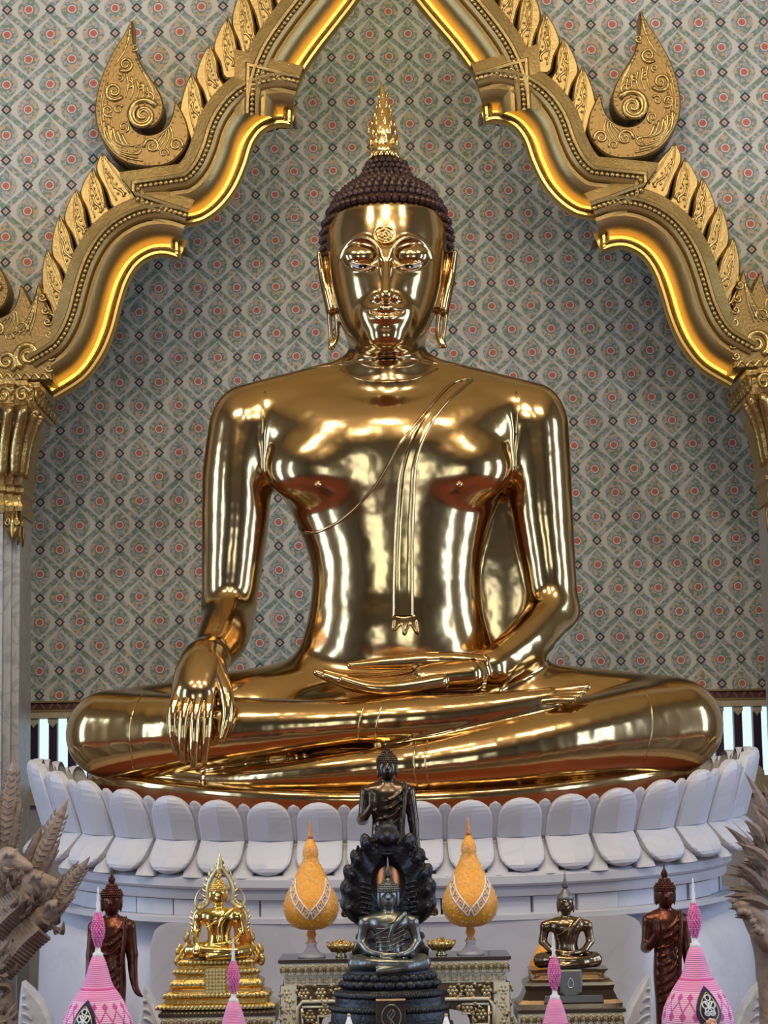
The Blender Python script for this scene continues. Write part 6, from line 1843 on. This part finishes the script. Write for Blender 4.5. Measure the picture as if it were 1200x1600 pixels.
# gilt bowls heaped with flowers
for px_, lab in ((533, 'small gilt flower bowl left of the dark seated Buddha on the table'), (690, 'small gilt flower bowl right of the dark seated Buddha on the table')):
    Y_ = TY + .09; X_ = place(px_, Y_, ZT); s = PXM(Y_)
    f = empty('gilt_bowl', (X_, Y_, ZT), lab, 'bowl', 'gilt flower bowls')
    lathe_obj('bowl', [(.0001, 0), (9 * s, 0), (8 * s, 3 * s), (6 * s, 5 * s), (12 * s, 10 * s), (17 * s, 15 * s), (20 * s, 20 * s), (18 * s, 20 * s), (13 * s, 14 * s), (.0001, 12 * s)], (X_, Y_, ZT), PALE_GOLD, f, 20)
    mb = MB()
    for k in range(14):
        a = 2 * PI * k / 14; mb.tube([(X_ + 12 * s * math.cos(a), Y_ + 12 * s * math.sin(a), ZT + 9 * s), (X_ + 19 * s * math.cos(a), Y_ + 19 * s * math.sin(a), ZT + 17 * s), (X_ + 22 * s * math.cos(a), Y_ + 22 * s * math.sin(a), ZT + 23 * s)], [3 * s, 3 * s, .5 * s], 5)
    mb.build('petal_rim', GOLD_CARVED, f, True)
    mb = MB(); random.seed(2)
    for k in range(16):
        a = random.random() * 6.28; r = 11 * s * random.random() ** .5; rosette(mb, (X_ + r * math.cos(a), Y_ + r * math.sin(a), ZT + (24 - r / s * .5) * s), 4.5 * s)
    mb.build('flower_heap', GOLD_CARVED, f, True)

# ---------- pink thread-wound offerings
def pink_mat():
    m, nt, b = new_mat('pink_thread'); N = NT(nt)
    tc = nt.nodes.new('ShaderNodeTexCoord'); sp = nt.nodes.new('ShaderNodeSeparateXYZ'); nt.links.new(tc.outputs['Generated'], sp.inputs[0])
    x = N.sub(sp.outputs[0], .5); y = N.sub(sp.outputs[1], .5); z = sp.outputs[2]
    u = N.mul(N.m('ARCTAN2', x, y), 16 / (2 * PI)); fu = N.ab(N.sub(u, N.rnd(u)))          # 0..0.5
    light = (0.80, 0.30, 0.55, 1); pale = (0.86, 0.46, 0.66, 1); deep = (0.66, 0.085, 0.33, 1)
    # diamonds in rows
    def dia(zc, ph, hz):
        uu = N.add(u, ph); f = N.ab(N.sub(uu, N.rnd(uu)))
        return N.lt(N.add(N.mul(f, 3.4), N.mul(N.ab(N.sub(z, zc)), 1.0 / hz)), 1.0)
    band = N.mul(N.gt(z, .10), N.lt(z, .735))
    c = N.mixc(band, light, pale)
    for zc, ph, hz in ((.70, 0, .028), (.585, .5, .034), (.50, 0, .036), (.41, .5, .036), (.32, 0, .036), (.23, .5, .036)): c = N.mixc(dia(zc, ph, hz), c, deep)
    zig = N.lt(N.ab(N.sub(N.sub(z, .645), N.mul(N.sub(fu, .25), -.13))), .009)
    c = N.mixc(zig, c, deep)
    c = N.mixc(N.lt(N.ab(N.sub(z, .805)), .006), c, deep)
    nt.links.new(c, b.inputs['Base Color']); b.inputs['Roughness'].default_value = .7
    w = nt.nodes.new('ShaderNodeTexWave'); w.bands_direction = 'Z'; w.inputs['Scale'].default_value = 26; nt.links.new(tc.outputs['Generated'], w.inputs[0])
    bp = nt.nodes.new('ShaderNodeBump'); bp.inputs['Strength'].default_value = .5; bp.inputs['Distance'].default_value = .004
    nt.links.new(w.outputs['Fac'], bp.inputs['Height']); nt.links.new(bp.outputs['Normal'], b.inputs['Normal'])
    return m
PINK = pink_mat(); PINKF = mat('magenta_fuzz', (0.70, 0.12, 0.40, 1), rough=.9, col2=(0.80, 0.30, 0.55, 1), scale=120)
WHITEF = mat('pale_ribbon', (0.72, 0.74, 0.78, 1), rough=.5); NAVY = mat('navy_badge', (0.012, 0.014, 0.065, 1), rough=.4); GOLDL = mat('gold_braid', (0.55, 0.40, 0.13, 1), metal=.6, rough=.4)
WHITEM = mat('white_monogram', (0.72, 0.78, 0.76, 1), rough=.3); ROSE = mat('ribbon_rose', (0.72, 0.36, 0.26, 1), rough=.6); LEAFG = mat('ribbon_leaf', (0.10, 0.14, 0.06, 1), rough=.6)
def pink_phum(px_, Y_, pyt, scale, label, badge=None):
    """profile in photo pixels below the tip, radius; scale multiplies the radii and lengths"""
    s = PXM(Y_) * scale; zt_ = U(px_, pyt, Y_).z; X_ = place(px_, Y_, zt_ - .2)
    f = empty('pink_offering_cone', (X_, Y_, ZBN), label, 'offering', 'pink thread-wound offerings')
    zd = lambda d: zt_ - d * s
    mb = MB(); mb.lathe([(.3 * s, 0), (1.6 * s, -6 * s), (1.4 * s, -10 * s), (2.4 * s, -13 * s), (1.8 * s, -20 * s), (3.0 * s, -23 * s), (2.6 * s, -34 * s), (3.5 * s, -36 * s), (3.5 * s, -40 * s)][::-1], (X_, Y_, zt_), 10); mb.build('pale_spire', WHITEF, f, True)
    # fuzzy spindle: rows of small tufts
    mb = MB(); random.seed(int(px_))
    mb.lathe([(2.5 * s, -92 * s), (8 * s, -76 * s), (9.5 * s, -64 * s), (7.5 * s, -50 * s), (3 * s, -39 * s)], (X_, Y_, zt_), 16)
    for j in range(17):
        d = 40 + 3.1 * j; rr = float(np.interp(d, [39, 50, 64, 76, 92], [3, 7.5, 9.5, 8, 2.5])); n = max(6, int(rr * 1.6))
        for k in range(n):
            a = 2 * PI * (k + .5 * (j % 2)) / n; mb.ball((X_ + rr * s * math.cos(a), Y_ + rr * s * math.sin(a), zd(d)), 2.0 * s, 5, 4)
    mb.build('fuzzy_spindle', PINKF, f, True)
    mb = MB(); mb.lathe([(4.5 * s, -108 * s), (8 * s, -106 * s), (8 * s, -100 * s), (5 * s, -98 * s), (3.4 * s, -90 * s)], (X_, Y_, zt_), 16); mb.build('pearl_collar', WHITEF, f, True)
    zb0 = ZBN; total = (zt_ - 105 * s) - zb0
    prof = [(105, 9), (120, 14.5), (140, 20), (147, 23), (149, 23.5), (151, 25.5), (165, 35), (180, 44), (195, 51), (210, 54.5), (222, 55), (236, 52), (250, 44), (262, 32), (270, 22), (280, 18), (292, 26), (302, 34), (308, 36)]
    dmax = (zt_ - zb0) / s
    prof2 = []
    for d, r in prof:
        prof2.append((r * s, zt_ - min(d, dmax) * s - zb0)); 
        if d > dmax: break
    if dmax > 308: prof2.append((36 * s, 0.0))
    # fine horizontal thread ridges near the visible part
    bod = [p for p in prof2]
    lathe_obj('thread_body', bod[::-1], (X_, Y_, zb0), PINK, f, 48)
    if badge is not None:
        ang, d0 = badge                                                # angle around the body, distance of the badge centre below the tip
        ra = lambda d: float(np.interp(d, [p[0] for p in prof], [p[1] for p in prof]))
        def on(u, d, lift):                                            # u in px across
            r = ra(d) + lift; a = -PI / 2 + ang + u / max(r, 20); return (X_ + r * s * math.cos(a), Y_ + r * s * math.sin(a), zd(d))
        def leafpts(k, n=26):
            P_ = []
            for i in range(n):
                t = 2 * PI * i / n; w_ = 25 * k * math.sin(t) * (abs(math.sin(t / 2)) ** .9); hgt2 = -29 * k * math.cos(t) + 2
                P_.append((w_, d0 + hgt2))
            return P_
        V = [on(u, d, 2.2) for u, d in leafpts(1.0)]; nn = len(V); V.append(on(0, d0 + 8, 3.0)); V2 = [on(u, d, .2) for u, d in leafpts(1.03)]
        F = [(i, (i + 1) % nn, nn) for i in range(nn)] + [(nn + 1 + i, nn + 1 + (i + 1) % nn, (i + 1) % nn, i) for i in range(nn)]
        bd = mesh_obj('emblem_badge', V + V2, F, NAVY, f)
        mb = MB(); mb.tube([on(u, d, 3.0) for u, d in leafpts(.72)], 1.0 * s, 5, True); mb.build('gold_braid', GOLDL, bd, True)
        # interlaced monogram of loops
        mb = MB(); c = d0 + 3
        for cx_, cy_, rx_, ry_ in ((0, -14, 4, 4), (-5, -4, 5, 5), (5, -4, 5, 5), (0, 4, 7, 5), (-4, 8, 4, 3), (4, 8, 4, 3)):
            mb.tube([on(cx_ + rx_ * math.cos(a), c + cy_ + ry_ * math.sin(a), 3.4) for a in [2 * PI * i / 12 for i in range(12)]], 1.2 * s, 5, True)
        mb.tube([on(-6, c - 8, 3.6), on(0, c, 4), on(6, c + 10, 3.6)], 1.2 * s, 5); mb.tube([on(6, c - 8, 3.6), on(0, c, 4), on(-6, c + 10, 3.6)], 1.2 * s, 5)
        mb.build('monogram', WHITEM, bd, True)
        mb = MB()
        for k in range(7):
            a = 2 * PI * k / 7; mb.ball(on(5 * math.cos(a), d0 + 26 + 5 * math.sin(a), 4), 4.2 * s, 7, 5)
        mb.ball(on(0, d0 + 26, 7), 3.5 * s, 7, 5); mb.build('ribbon_rose', ROSE, f, True)
        mb = MB()
        for u0, dd in ((-14, 2), (14, -2), (-8, 10), (10, 10)): mb.tube([on(u0 * .3, d0 + 26, 3), on(u0 * .7, d0 + 24 + dd, 4), on(u0, d0 + 26 + dd, 3)], [1 * s, 3.5 * s, .6 * s], 5)
        mb.build('ribbon_leaf', LEAFG, f, True)
    return f
pink_phum(153, -3.20, 1386, 1.0, 'large pink thread offering with navy badge in front of the left standing Buddha', (-.28, 194))
pink_phum(1086, -3.20, 1371, 1.0, 'large pink thread offering with navy badge in front of the right standing Buddha', (.20, 188))
pink_phum(365, -3.45, 1465, .92, 'smaller pink thread offering in front of the bright gold Buddha')
pink_phum(867, -3.45, 1457, .95, 'smaller pink thread offering in front of the brown bronze Buddha')
# white candle-like cones whose tips show at the lower edge
for px_, lab in ((545, 'white cone offering with yellow tip left of the serpent coils'), (697, 'white cone offering with yellow tip right of the serpent coils')):
    Y_ = -3.42; z_ = U(px_, 1585, Y_).z; X_ = place(px_, Y_, z_); s = PXM(Y_)
    f = empty('white_cone_offering', (X_, Y_, ZBN), lab, 'offering', 'white cone offerings')
    lathe_obj('cone', [(.0001, 0), (40 * s, 0), (38 * s, .04), (20 * s, z_ - ZBN - 30 * s), (5.5 * s, z_ - ZBN - 14 * s), (2.2 * s, z_ - ZBN - 3 * s), (.0001, z_ - ZBN - 3 * s)], (X_, Y_, ZBN), WHITEF, f, 24)
    MB().ball((X_, Y_, z_ - 1 * s), 2.8 * s, 8, 6).build('yellow_tip', mat('yellow_bead', (0.62, 0.42, 0.14, 1), rough=.4), f, True)

# ================================================================== carved marble leaves at the foot of the plinth
CARVM = marble('carved_grey_marble', (0.60, 0.60, 0.62, 1), (0.52, 0.52, 0.55, 1), (0.42, 0.42, 0.45, 1), 4, .4)
for ol, Y_, lab in (
    ([(34, 1534), (50, 1548), (66, 1568), (78, 1592), (86, 1625), (92, 1900), (26, 1900), (28, 1600), (31, 1560)], -1.15, 'grooved marble leaf ornament beside the driftwood naga at lower left'),
    ([(224, 1541), (232, 1552), (242, 1572), (252, 1600), (262, 1640), (268, 1900), (214, 1900), (216, 1600), (220, 1565)], -1.45, 'grooved marble leaf ornament beside the gold throne'),
    ([(1016, 1522), (1020, 1560), (1022, 1600), (1024, 1900), (955, 1900), (962, 1640), (972, 1605), (985, 1572), (1000, 1545)], -1.45, 'grooved marble leaf ornament beside the right standing Buddha'),
    ([(1188, 1536), (1196, 1560), (1200, 1600), (1204, 1900), (1130, 1900), (1138, 1640), (1148, 1605), (1160, 1575), (1174, 1552)], -1.15, 'grooved marble leaf ornament at the lower right edge')):
    W = []
    for x, y in ol:
        q = U(x, min(y, 1700), Y_); W.append((q.x, max(0.0, q.z) if y < 1800 else 0.0))
    f = empty('marble_leaf', (sum(w[0] for w in W) / len(W), Y_ + .04, 0), lab, 'ornament', 'marble leaf ornaments')
    V, F = slab_data(W[::-1], Y_, Y_ + .09, dome=.012, inset=.012); mesh_obj('blade', V, F, CARVM, f)
    tip = min(range(len(ol)), key=lambda i: ol[i][1]); tx, ty = ol[tip]
    left = min(o_[0] for o_ in ol if o_[1] < 1700); right = max(o_[0] for o_ in ol if o_[1] < 1700); sgn = 1 if tx - left < right - tx else -1
    for k in range(7):
        mb = MB(); y0 = ty + 14 + 13 * k; x0 = tx + sgn * 1; x1 = tx + sgn * (6 + 7.0 * k ** .9) * .8
        mb.tube(catmull([tuple(U(x0, y0 + 10, Y_ - .012)), tuple(U((x0 + x1) / 2, y0 + 8 + 2 * k, Y_ - .018)), tuple(U(x1, y0 + 12 + 4 * k, Y_ - .010))], 4), .006, 5)
        mb.build('groove_rib', CARVM, f, True)

# ================================================================== driftwood naga carvings
DRIFT = mat('weathered_teak', (0.25, 0.185, 0.145, 1), rough=.65, col2=(0.14, 0.10, 0.078, 1), scale=9, bump=.7, bscale=38, detail=8)
DRIFT2 = mat('pale_driftwood', (0.36, 0.275, 0.215, 1), rough=.6, col2=(0.21, 0.155, 0.12, 1), scale=12, bump=.6, bscale=45, detail=8)
def spear(parent, base, tip, w, Y_, n_ser=11, side=True):
    """serrated crest blade from base to tip (photo px), half width w px"""
    s = PXM(Y_); A = U(*base, Y_); Bp = U(*tip, Y_ - .03); d = Bp - A; L = d.length; dn = d.normalized(); sd = Vector((dn.z, 0, -dn.x))
    mb = MB(); pr = [(0, .55), (.12, .9), (.3, 1.0), (.5, .86), (.68, .66), (.82, .44), (.93, .22), (1.0, .02)]
    # flattened blade with a ridge
    V = []; F = []; n = 8
    for t, r in pr:
        c = A + d * t
        for k in range(n):
            a = 2 * PI * k / n; V.append(c + sd * (w * s * r * math.cos(a)) + Vector((0, 1, 0)) * (w * s * .55 * r * math.sin(a)))
    for j in range(len(pr) - 1):
        for k in range(n):
            a = j * n + k; b = j * n + (k + 1) % n; F.append((a, b, b + n, a + n))
    F.append(tuple(range(n))[::-1]); F.append(tuple(range(len(V) - n, len(V))))
    mb.add((V, F))
    blade = mb.build('crest_blade', DRIFT2, parent)
    mb = MB()
    for k in range(n_ser):
        t = .10 + .75 * k / n_ser; r = float(np.interp(t, [p[0] for p in pr], [p[1] for p in pr])); c = A + d * t
        # V-shaped scales along the middle
        mb.tube([c + sd * w * s * r * .55 + dn * .03 * L + Vector((0, -w * s * .42 * r, 0)), c + Vector((0, -w * s * .56 * r, 0)), c - sd * w * s * r * .55 + dn * .03 * L + Vector((0, -w * s * .42 * r, 0))], 1.5 * s, 5)
        for g in (-1, 1):
            e = c + sd * g * w * s * r * .92
            mb.tube([e, e + sd * g * 3.4 * s + dn * 2.5 * s, e + sd * g * 4.2 * s + dn * 9 * s], [2.8 * s, 2.2 * s, .4 * s], 5)
    mb.build('serration', DRIFT, blade)
    if side:
        for g, ln in ((-1, .62), (1, .55)):
            a0 = A + sd * g * w * s * .75 + Vector((0, -.01, 0)); d2 = (d * ln) + sd * g * w * s * .45
            m2 = MB(); V = []
            for i, (t, r) in enumerate(pr):
                c = a0 + d2 * t
                for k in range(6):
                    a = 2 * PI * k / 6; V.append(c + sd * (w * .55 * s * r * math.cos(a)) + Vector((0, 1, 0)) * (w * s * .4 * r * math.sin(a)))
            F = []
            for j in range(len(pr) - 1):
                for k in range(6): F.append((j * 6 + k, j * 6 + (k + 1) % 6, (j + 1) * 6 + (k + 1) % 6, (j + 1) * 6 + k))
            F.append(tuple(range(6))[::-1]); F.append(tuple(range(len(V) - 6, len(V)))); m2.add((V, F))
            for k in range(9):
                c = a0 + d2 * (.1 + .08 * k) + sd * g * w * s * .5 * (1 - k * .08); m2.tube([c, c + sd * g * 3 * s + dn * 2 * s, c + sd * g * 3.5 * s + dn * 8 * s], [2.6 * s, 2 * s, .3 * s], 5)
            m2.build('side_blade', DRIFT, parent)
YW = -1.75; s = PXM(YW)
wx0 = U(2, 1560, YW).x
naga = empty('driftwood_naga', (wx0, YW, 0), 'carved driftwood naga with three serrated crests at the lower left edge', 'carving')
S = SDF((U(-75, 1500, YW).x, YW - .22, 0.0 - .02), (U(100, 1500, YW).x, YW + .2, U(30, 1290, YW).z), 2.3 * s)
G = lambda px_, py_, dy=0.0: np.array(U(px_, py_, YW + dy))
S.chain([np.array([wx0 - .03, YW, 0.0]), np.array([wx0 - .03, YW, .12]), G(-6, 1640), G(0, 1560), G(-8, 1490), G(-25, 1440)], [52 * s, 44 * s, 30 * s, 25 * s, 30 * s, 34 * s], 6 * s)
# three necks with heads
for pts, rr in (([(-20, 1450), (-8, 1400), (2, 1362), (12, 1345)], [30, 27, 23, 20]), ([(-18, 1470), (14, 1428), (36, 1402), (52, 1384)], [30, 26, 20, 18]), ([(-10, 1510), (20, 1478), (48, 1450), (72, 1428)], [26, 24, 20, 17])):
    S.chain([G(x, y, -.03 * i) for i, (x, y) in enumerate(pts)], [r * s for r in rr], 5 * s)
for hx_, hy_, ux, uy in ((20, 1345, 26, 18), (62, 1380, 32, 8), (86, 1424, 26, -12)):
    # snout, lower jaw with an open mouth, brow curl
    S.chain([G(hx_ - 8, hy_ - 4, -.09), G(hx_ + ux * .55, hy_ + uy * .55 - 4, -.11), G(hx_ + ux, hy_ + uy - 8, -.12)], [17 * s, 11 * s, 6 * s], 4 * s)
    S.chain([G(hx_ - 6, hy_ + 12, -.09), G(hx_ + ux * .45, hy_ + uy * .5 + 14, -.10), G(hx_ + ux * .8, hy_ + uy + 10, -.10)], [12 * s, 8 * s, 4 * s], 4 * s)
    S.ell(G(hx_ - 2, hy_ - 10, -.16), (6 * s, 6 * s, 6 * s), 2 * s)
    S.chain([G(hx_ - 18, hy_ + 4, -.12), G(hx_ - 10, hy_ - 12, -.14), G(hx_ + 4, hy_ - 16, -.14)], [4 * s, 5 * s, 3 * s], 2 * s)
S.build('body', DRIFT2, naga, 2, 1)
spear(naga, (6, 1330), (23, 1177), 15, YW - .02); spear(naga, (44, 1376), (107, 1248), 15, YW - .06); spear(naga, (70, 1430), (141, 1338), 13, YW - .10)
for pts in (([(-10, 1500), (10, 1478), (30, 1455), (52, 1436)]), ([(-20, 1440), (0, 1418), (18, 1402), (36, 1388)])):
    m = catmull(pts, 5)
    for i in range(0, len(m) - 1):
        mb = MB(); c = Vector(G(m[i][0] + 10, m[i][1] + 16, -.14)); 
        mb.tube([c + Vector((-.045, .04, .045)), c + Vector((0, -.006, 0)), c + Vector((.035, .05, -.035))], [.010, .013, .008], 5)
        mb.build('belly_plate', DRIFT, naga)
mb = MB(); random.seed(8)
for k in range(90):
    a = random.random(); px_ = random.choice([(-5, 1545), (2, 1590), (-2, 1510), (20, 1480), (30, 1415), (10, 1375), (55, 1400), (78, 1445)])
    c = Vector(G(px_[0] + random.uniform(-18, 22), px_[1] + random.uniform(-18, 18), -.06 - .10 * random.random())); d = Vector((random.uniform(-1, 1), -.4, random.uniform(-.2, 1.2))).normalized()
    mb.tube([c, c + d * 8 * s, c + d * 16 * s + Vector((random.uniform(-4, 4) * s, 0, 5 * s))], [5 * s, 4 * s, .6 * s], 5)
tag(mb.build('carved_tufts', DRIFT, naga), kind='stuff')

wx1 = U(1205, 1560, YW).x
naga2 = empty('driftwood_naga', (wx1, YW, 0), 'carved driftwood naga with a mane of leafy spikes at the lower right edge', 'carving')
S = SDF((U(1125, 1500, YW).x, YW - .25, -.02), (U(1290, 1500, YW).x, YW + .22, U(1200, 1270, YW).z), 2.5 * s)
S.chain([np.array([wx1 + .05, YW, 0.0]), np.array([wx1 + .05, YW, .15]), G(1222, 1600), G(1215, 1500), G(1208, 1430), G(1205, 1370), G(1215, 1320)], [54 * s, 46 * s, 34 * s, 34 * s, 42 * s, 46 * s, 36 * s], 8 * s)
S.chain([G(1195, 1450, -.08), G(1175, 1425, -.12), G(1160, 1415, -.13)], [26 * s, 18 * s, 9 * s], 6 * s)
S.chain([G(1200, 1470, -.10), G(1185, 1458, -.13), G(1172, 1440, -.13)], [18 * s, 12 * s, 6 * s], 5 * s)
S.build('body', DRIFT2, naga2, 2, 1)
def leafspike(parent, base, tip, w, dy):
    s = PXM(YW); A = Vector(G(base[0], base[1], dy)); Bp = Vector(G(tip[0], tip[1], dy - .02)); d = Bp - A; dn = d.normalized(); sd = Vector((dn.z, 0, -dn.x)); bend = sd * (d.length * .10)
    V = []; F = []; pr = [(0, .5), (.2, .95), (.4, 1.0), (.6, .75), (.8, .4), (1.0, .02)]
    for t, r in pr:
        c = A + d * t + bend * math.sin(PI * t)
        V += [c + sd * w * s * r, c + Vector((0, -w * s * .5 * r, 0)), c - sd * w * s * r, c + Vector((0, w * s * .5 * r, 0))]
    for j in range(5):
        for k in range(4): F.append((j * 4 + k, j * 4 + (k + 1) % 4, (j + 1) * 4 + (k + 1) % 4, (j + 1) * 4 + k))
    F.append((3, 2, 1, 0)); F.append((20, 21, 22, 23))
    return mesh_obj('mane_spike', V, F, DRIFT, parent)
random.seed(21)
for base, tip, w, dy in (((1198, 1320), (1163, 1206), 10, -.05), ((1192, 1370), (1132, 1290), 10, -.12), ((1205, 1300), (1192, 1225), 10, -.02)): leafspike(naga2, base, tip, w, dy)
for k in range(46):
    t = k / 45; bx_ = 1200 + random.uniform(-8, 14); by_ = 1300 + 140 * t
    ang = math.radians(112 + 62 * t + random.uniform(-14, 14)); L = random.uniform(38, 62) + (14 if .55 < t < .85 else 0)
    leafspike(naga2, (bx_, by_), (bx_ + L * math.cos(ang), by_ - L * math.sin(ang)), random.uniform(6, 9), -.04 - .12 * random.random())
for k in range(34):
    t = k / 33; bx_ = 1206 + 34 * random.random(); by_ = 1288 + 60 * random.random()
    ang = math.radians(122 - 92 * t + random.uniform(-10, 10)); L = random.uniform(46, 78)
    leafspike(naga2, (bx_, by_), (bx_ + L * math.cos(ang), by_ - L * math.sin(ang)), random.uniform(7, 10), .04 - .14 * random.random())
mb = MB()
for k in range(14):
    t = k / 13; c = G(1146 + 44 * t, 1408 + 46 * t + 6 * math.sin(t * 9), -.16); mb.ball(c, (4.2 + 1.6 * (k % 2)) * s, 8, 6)
tag(mb.build('beaded_jaw', DRIFT2, naga2, True), kind='stuff')
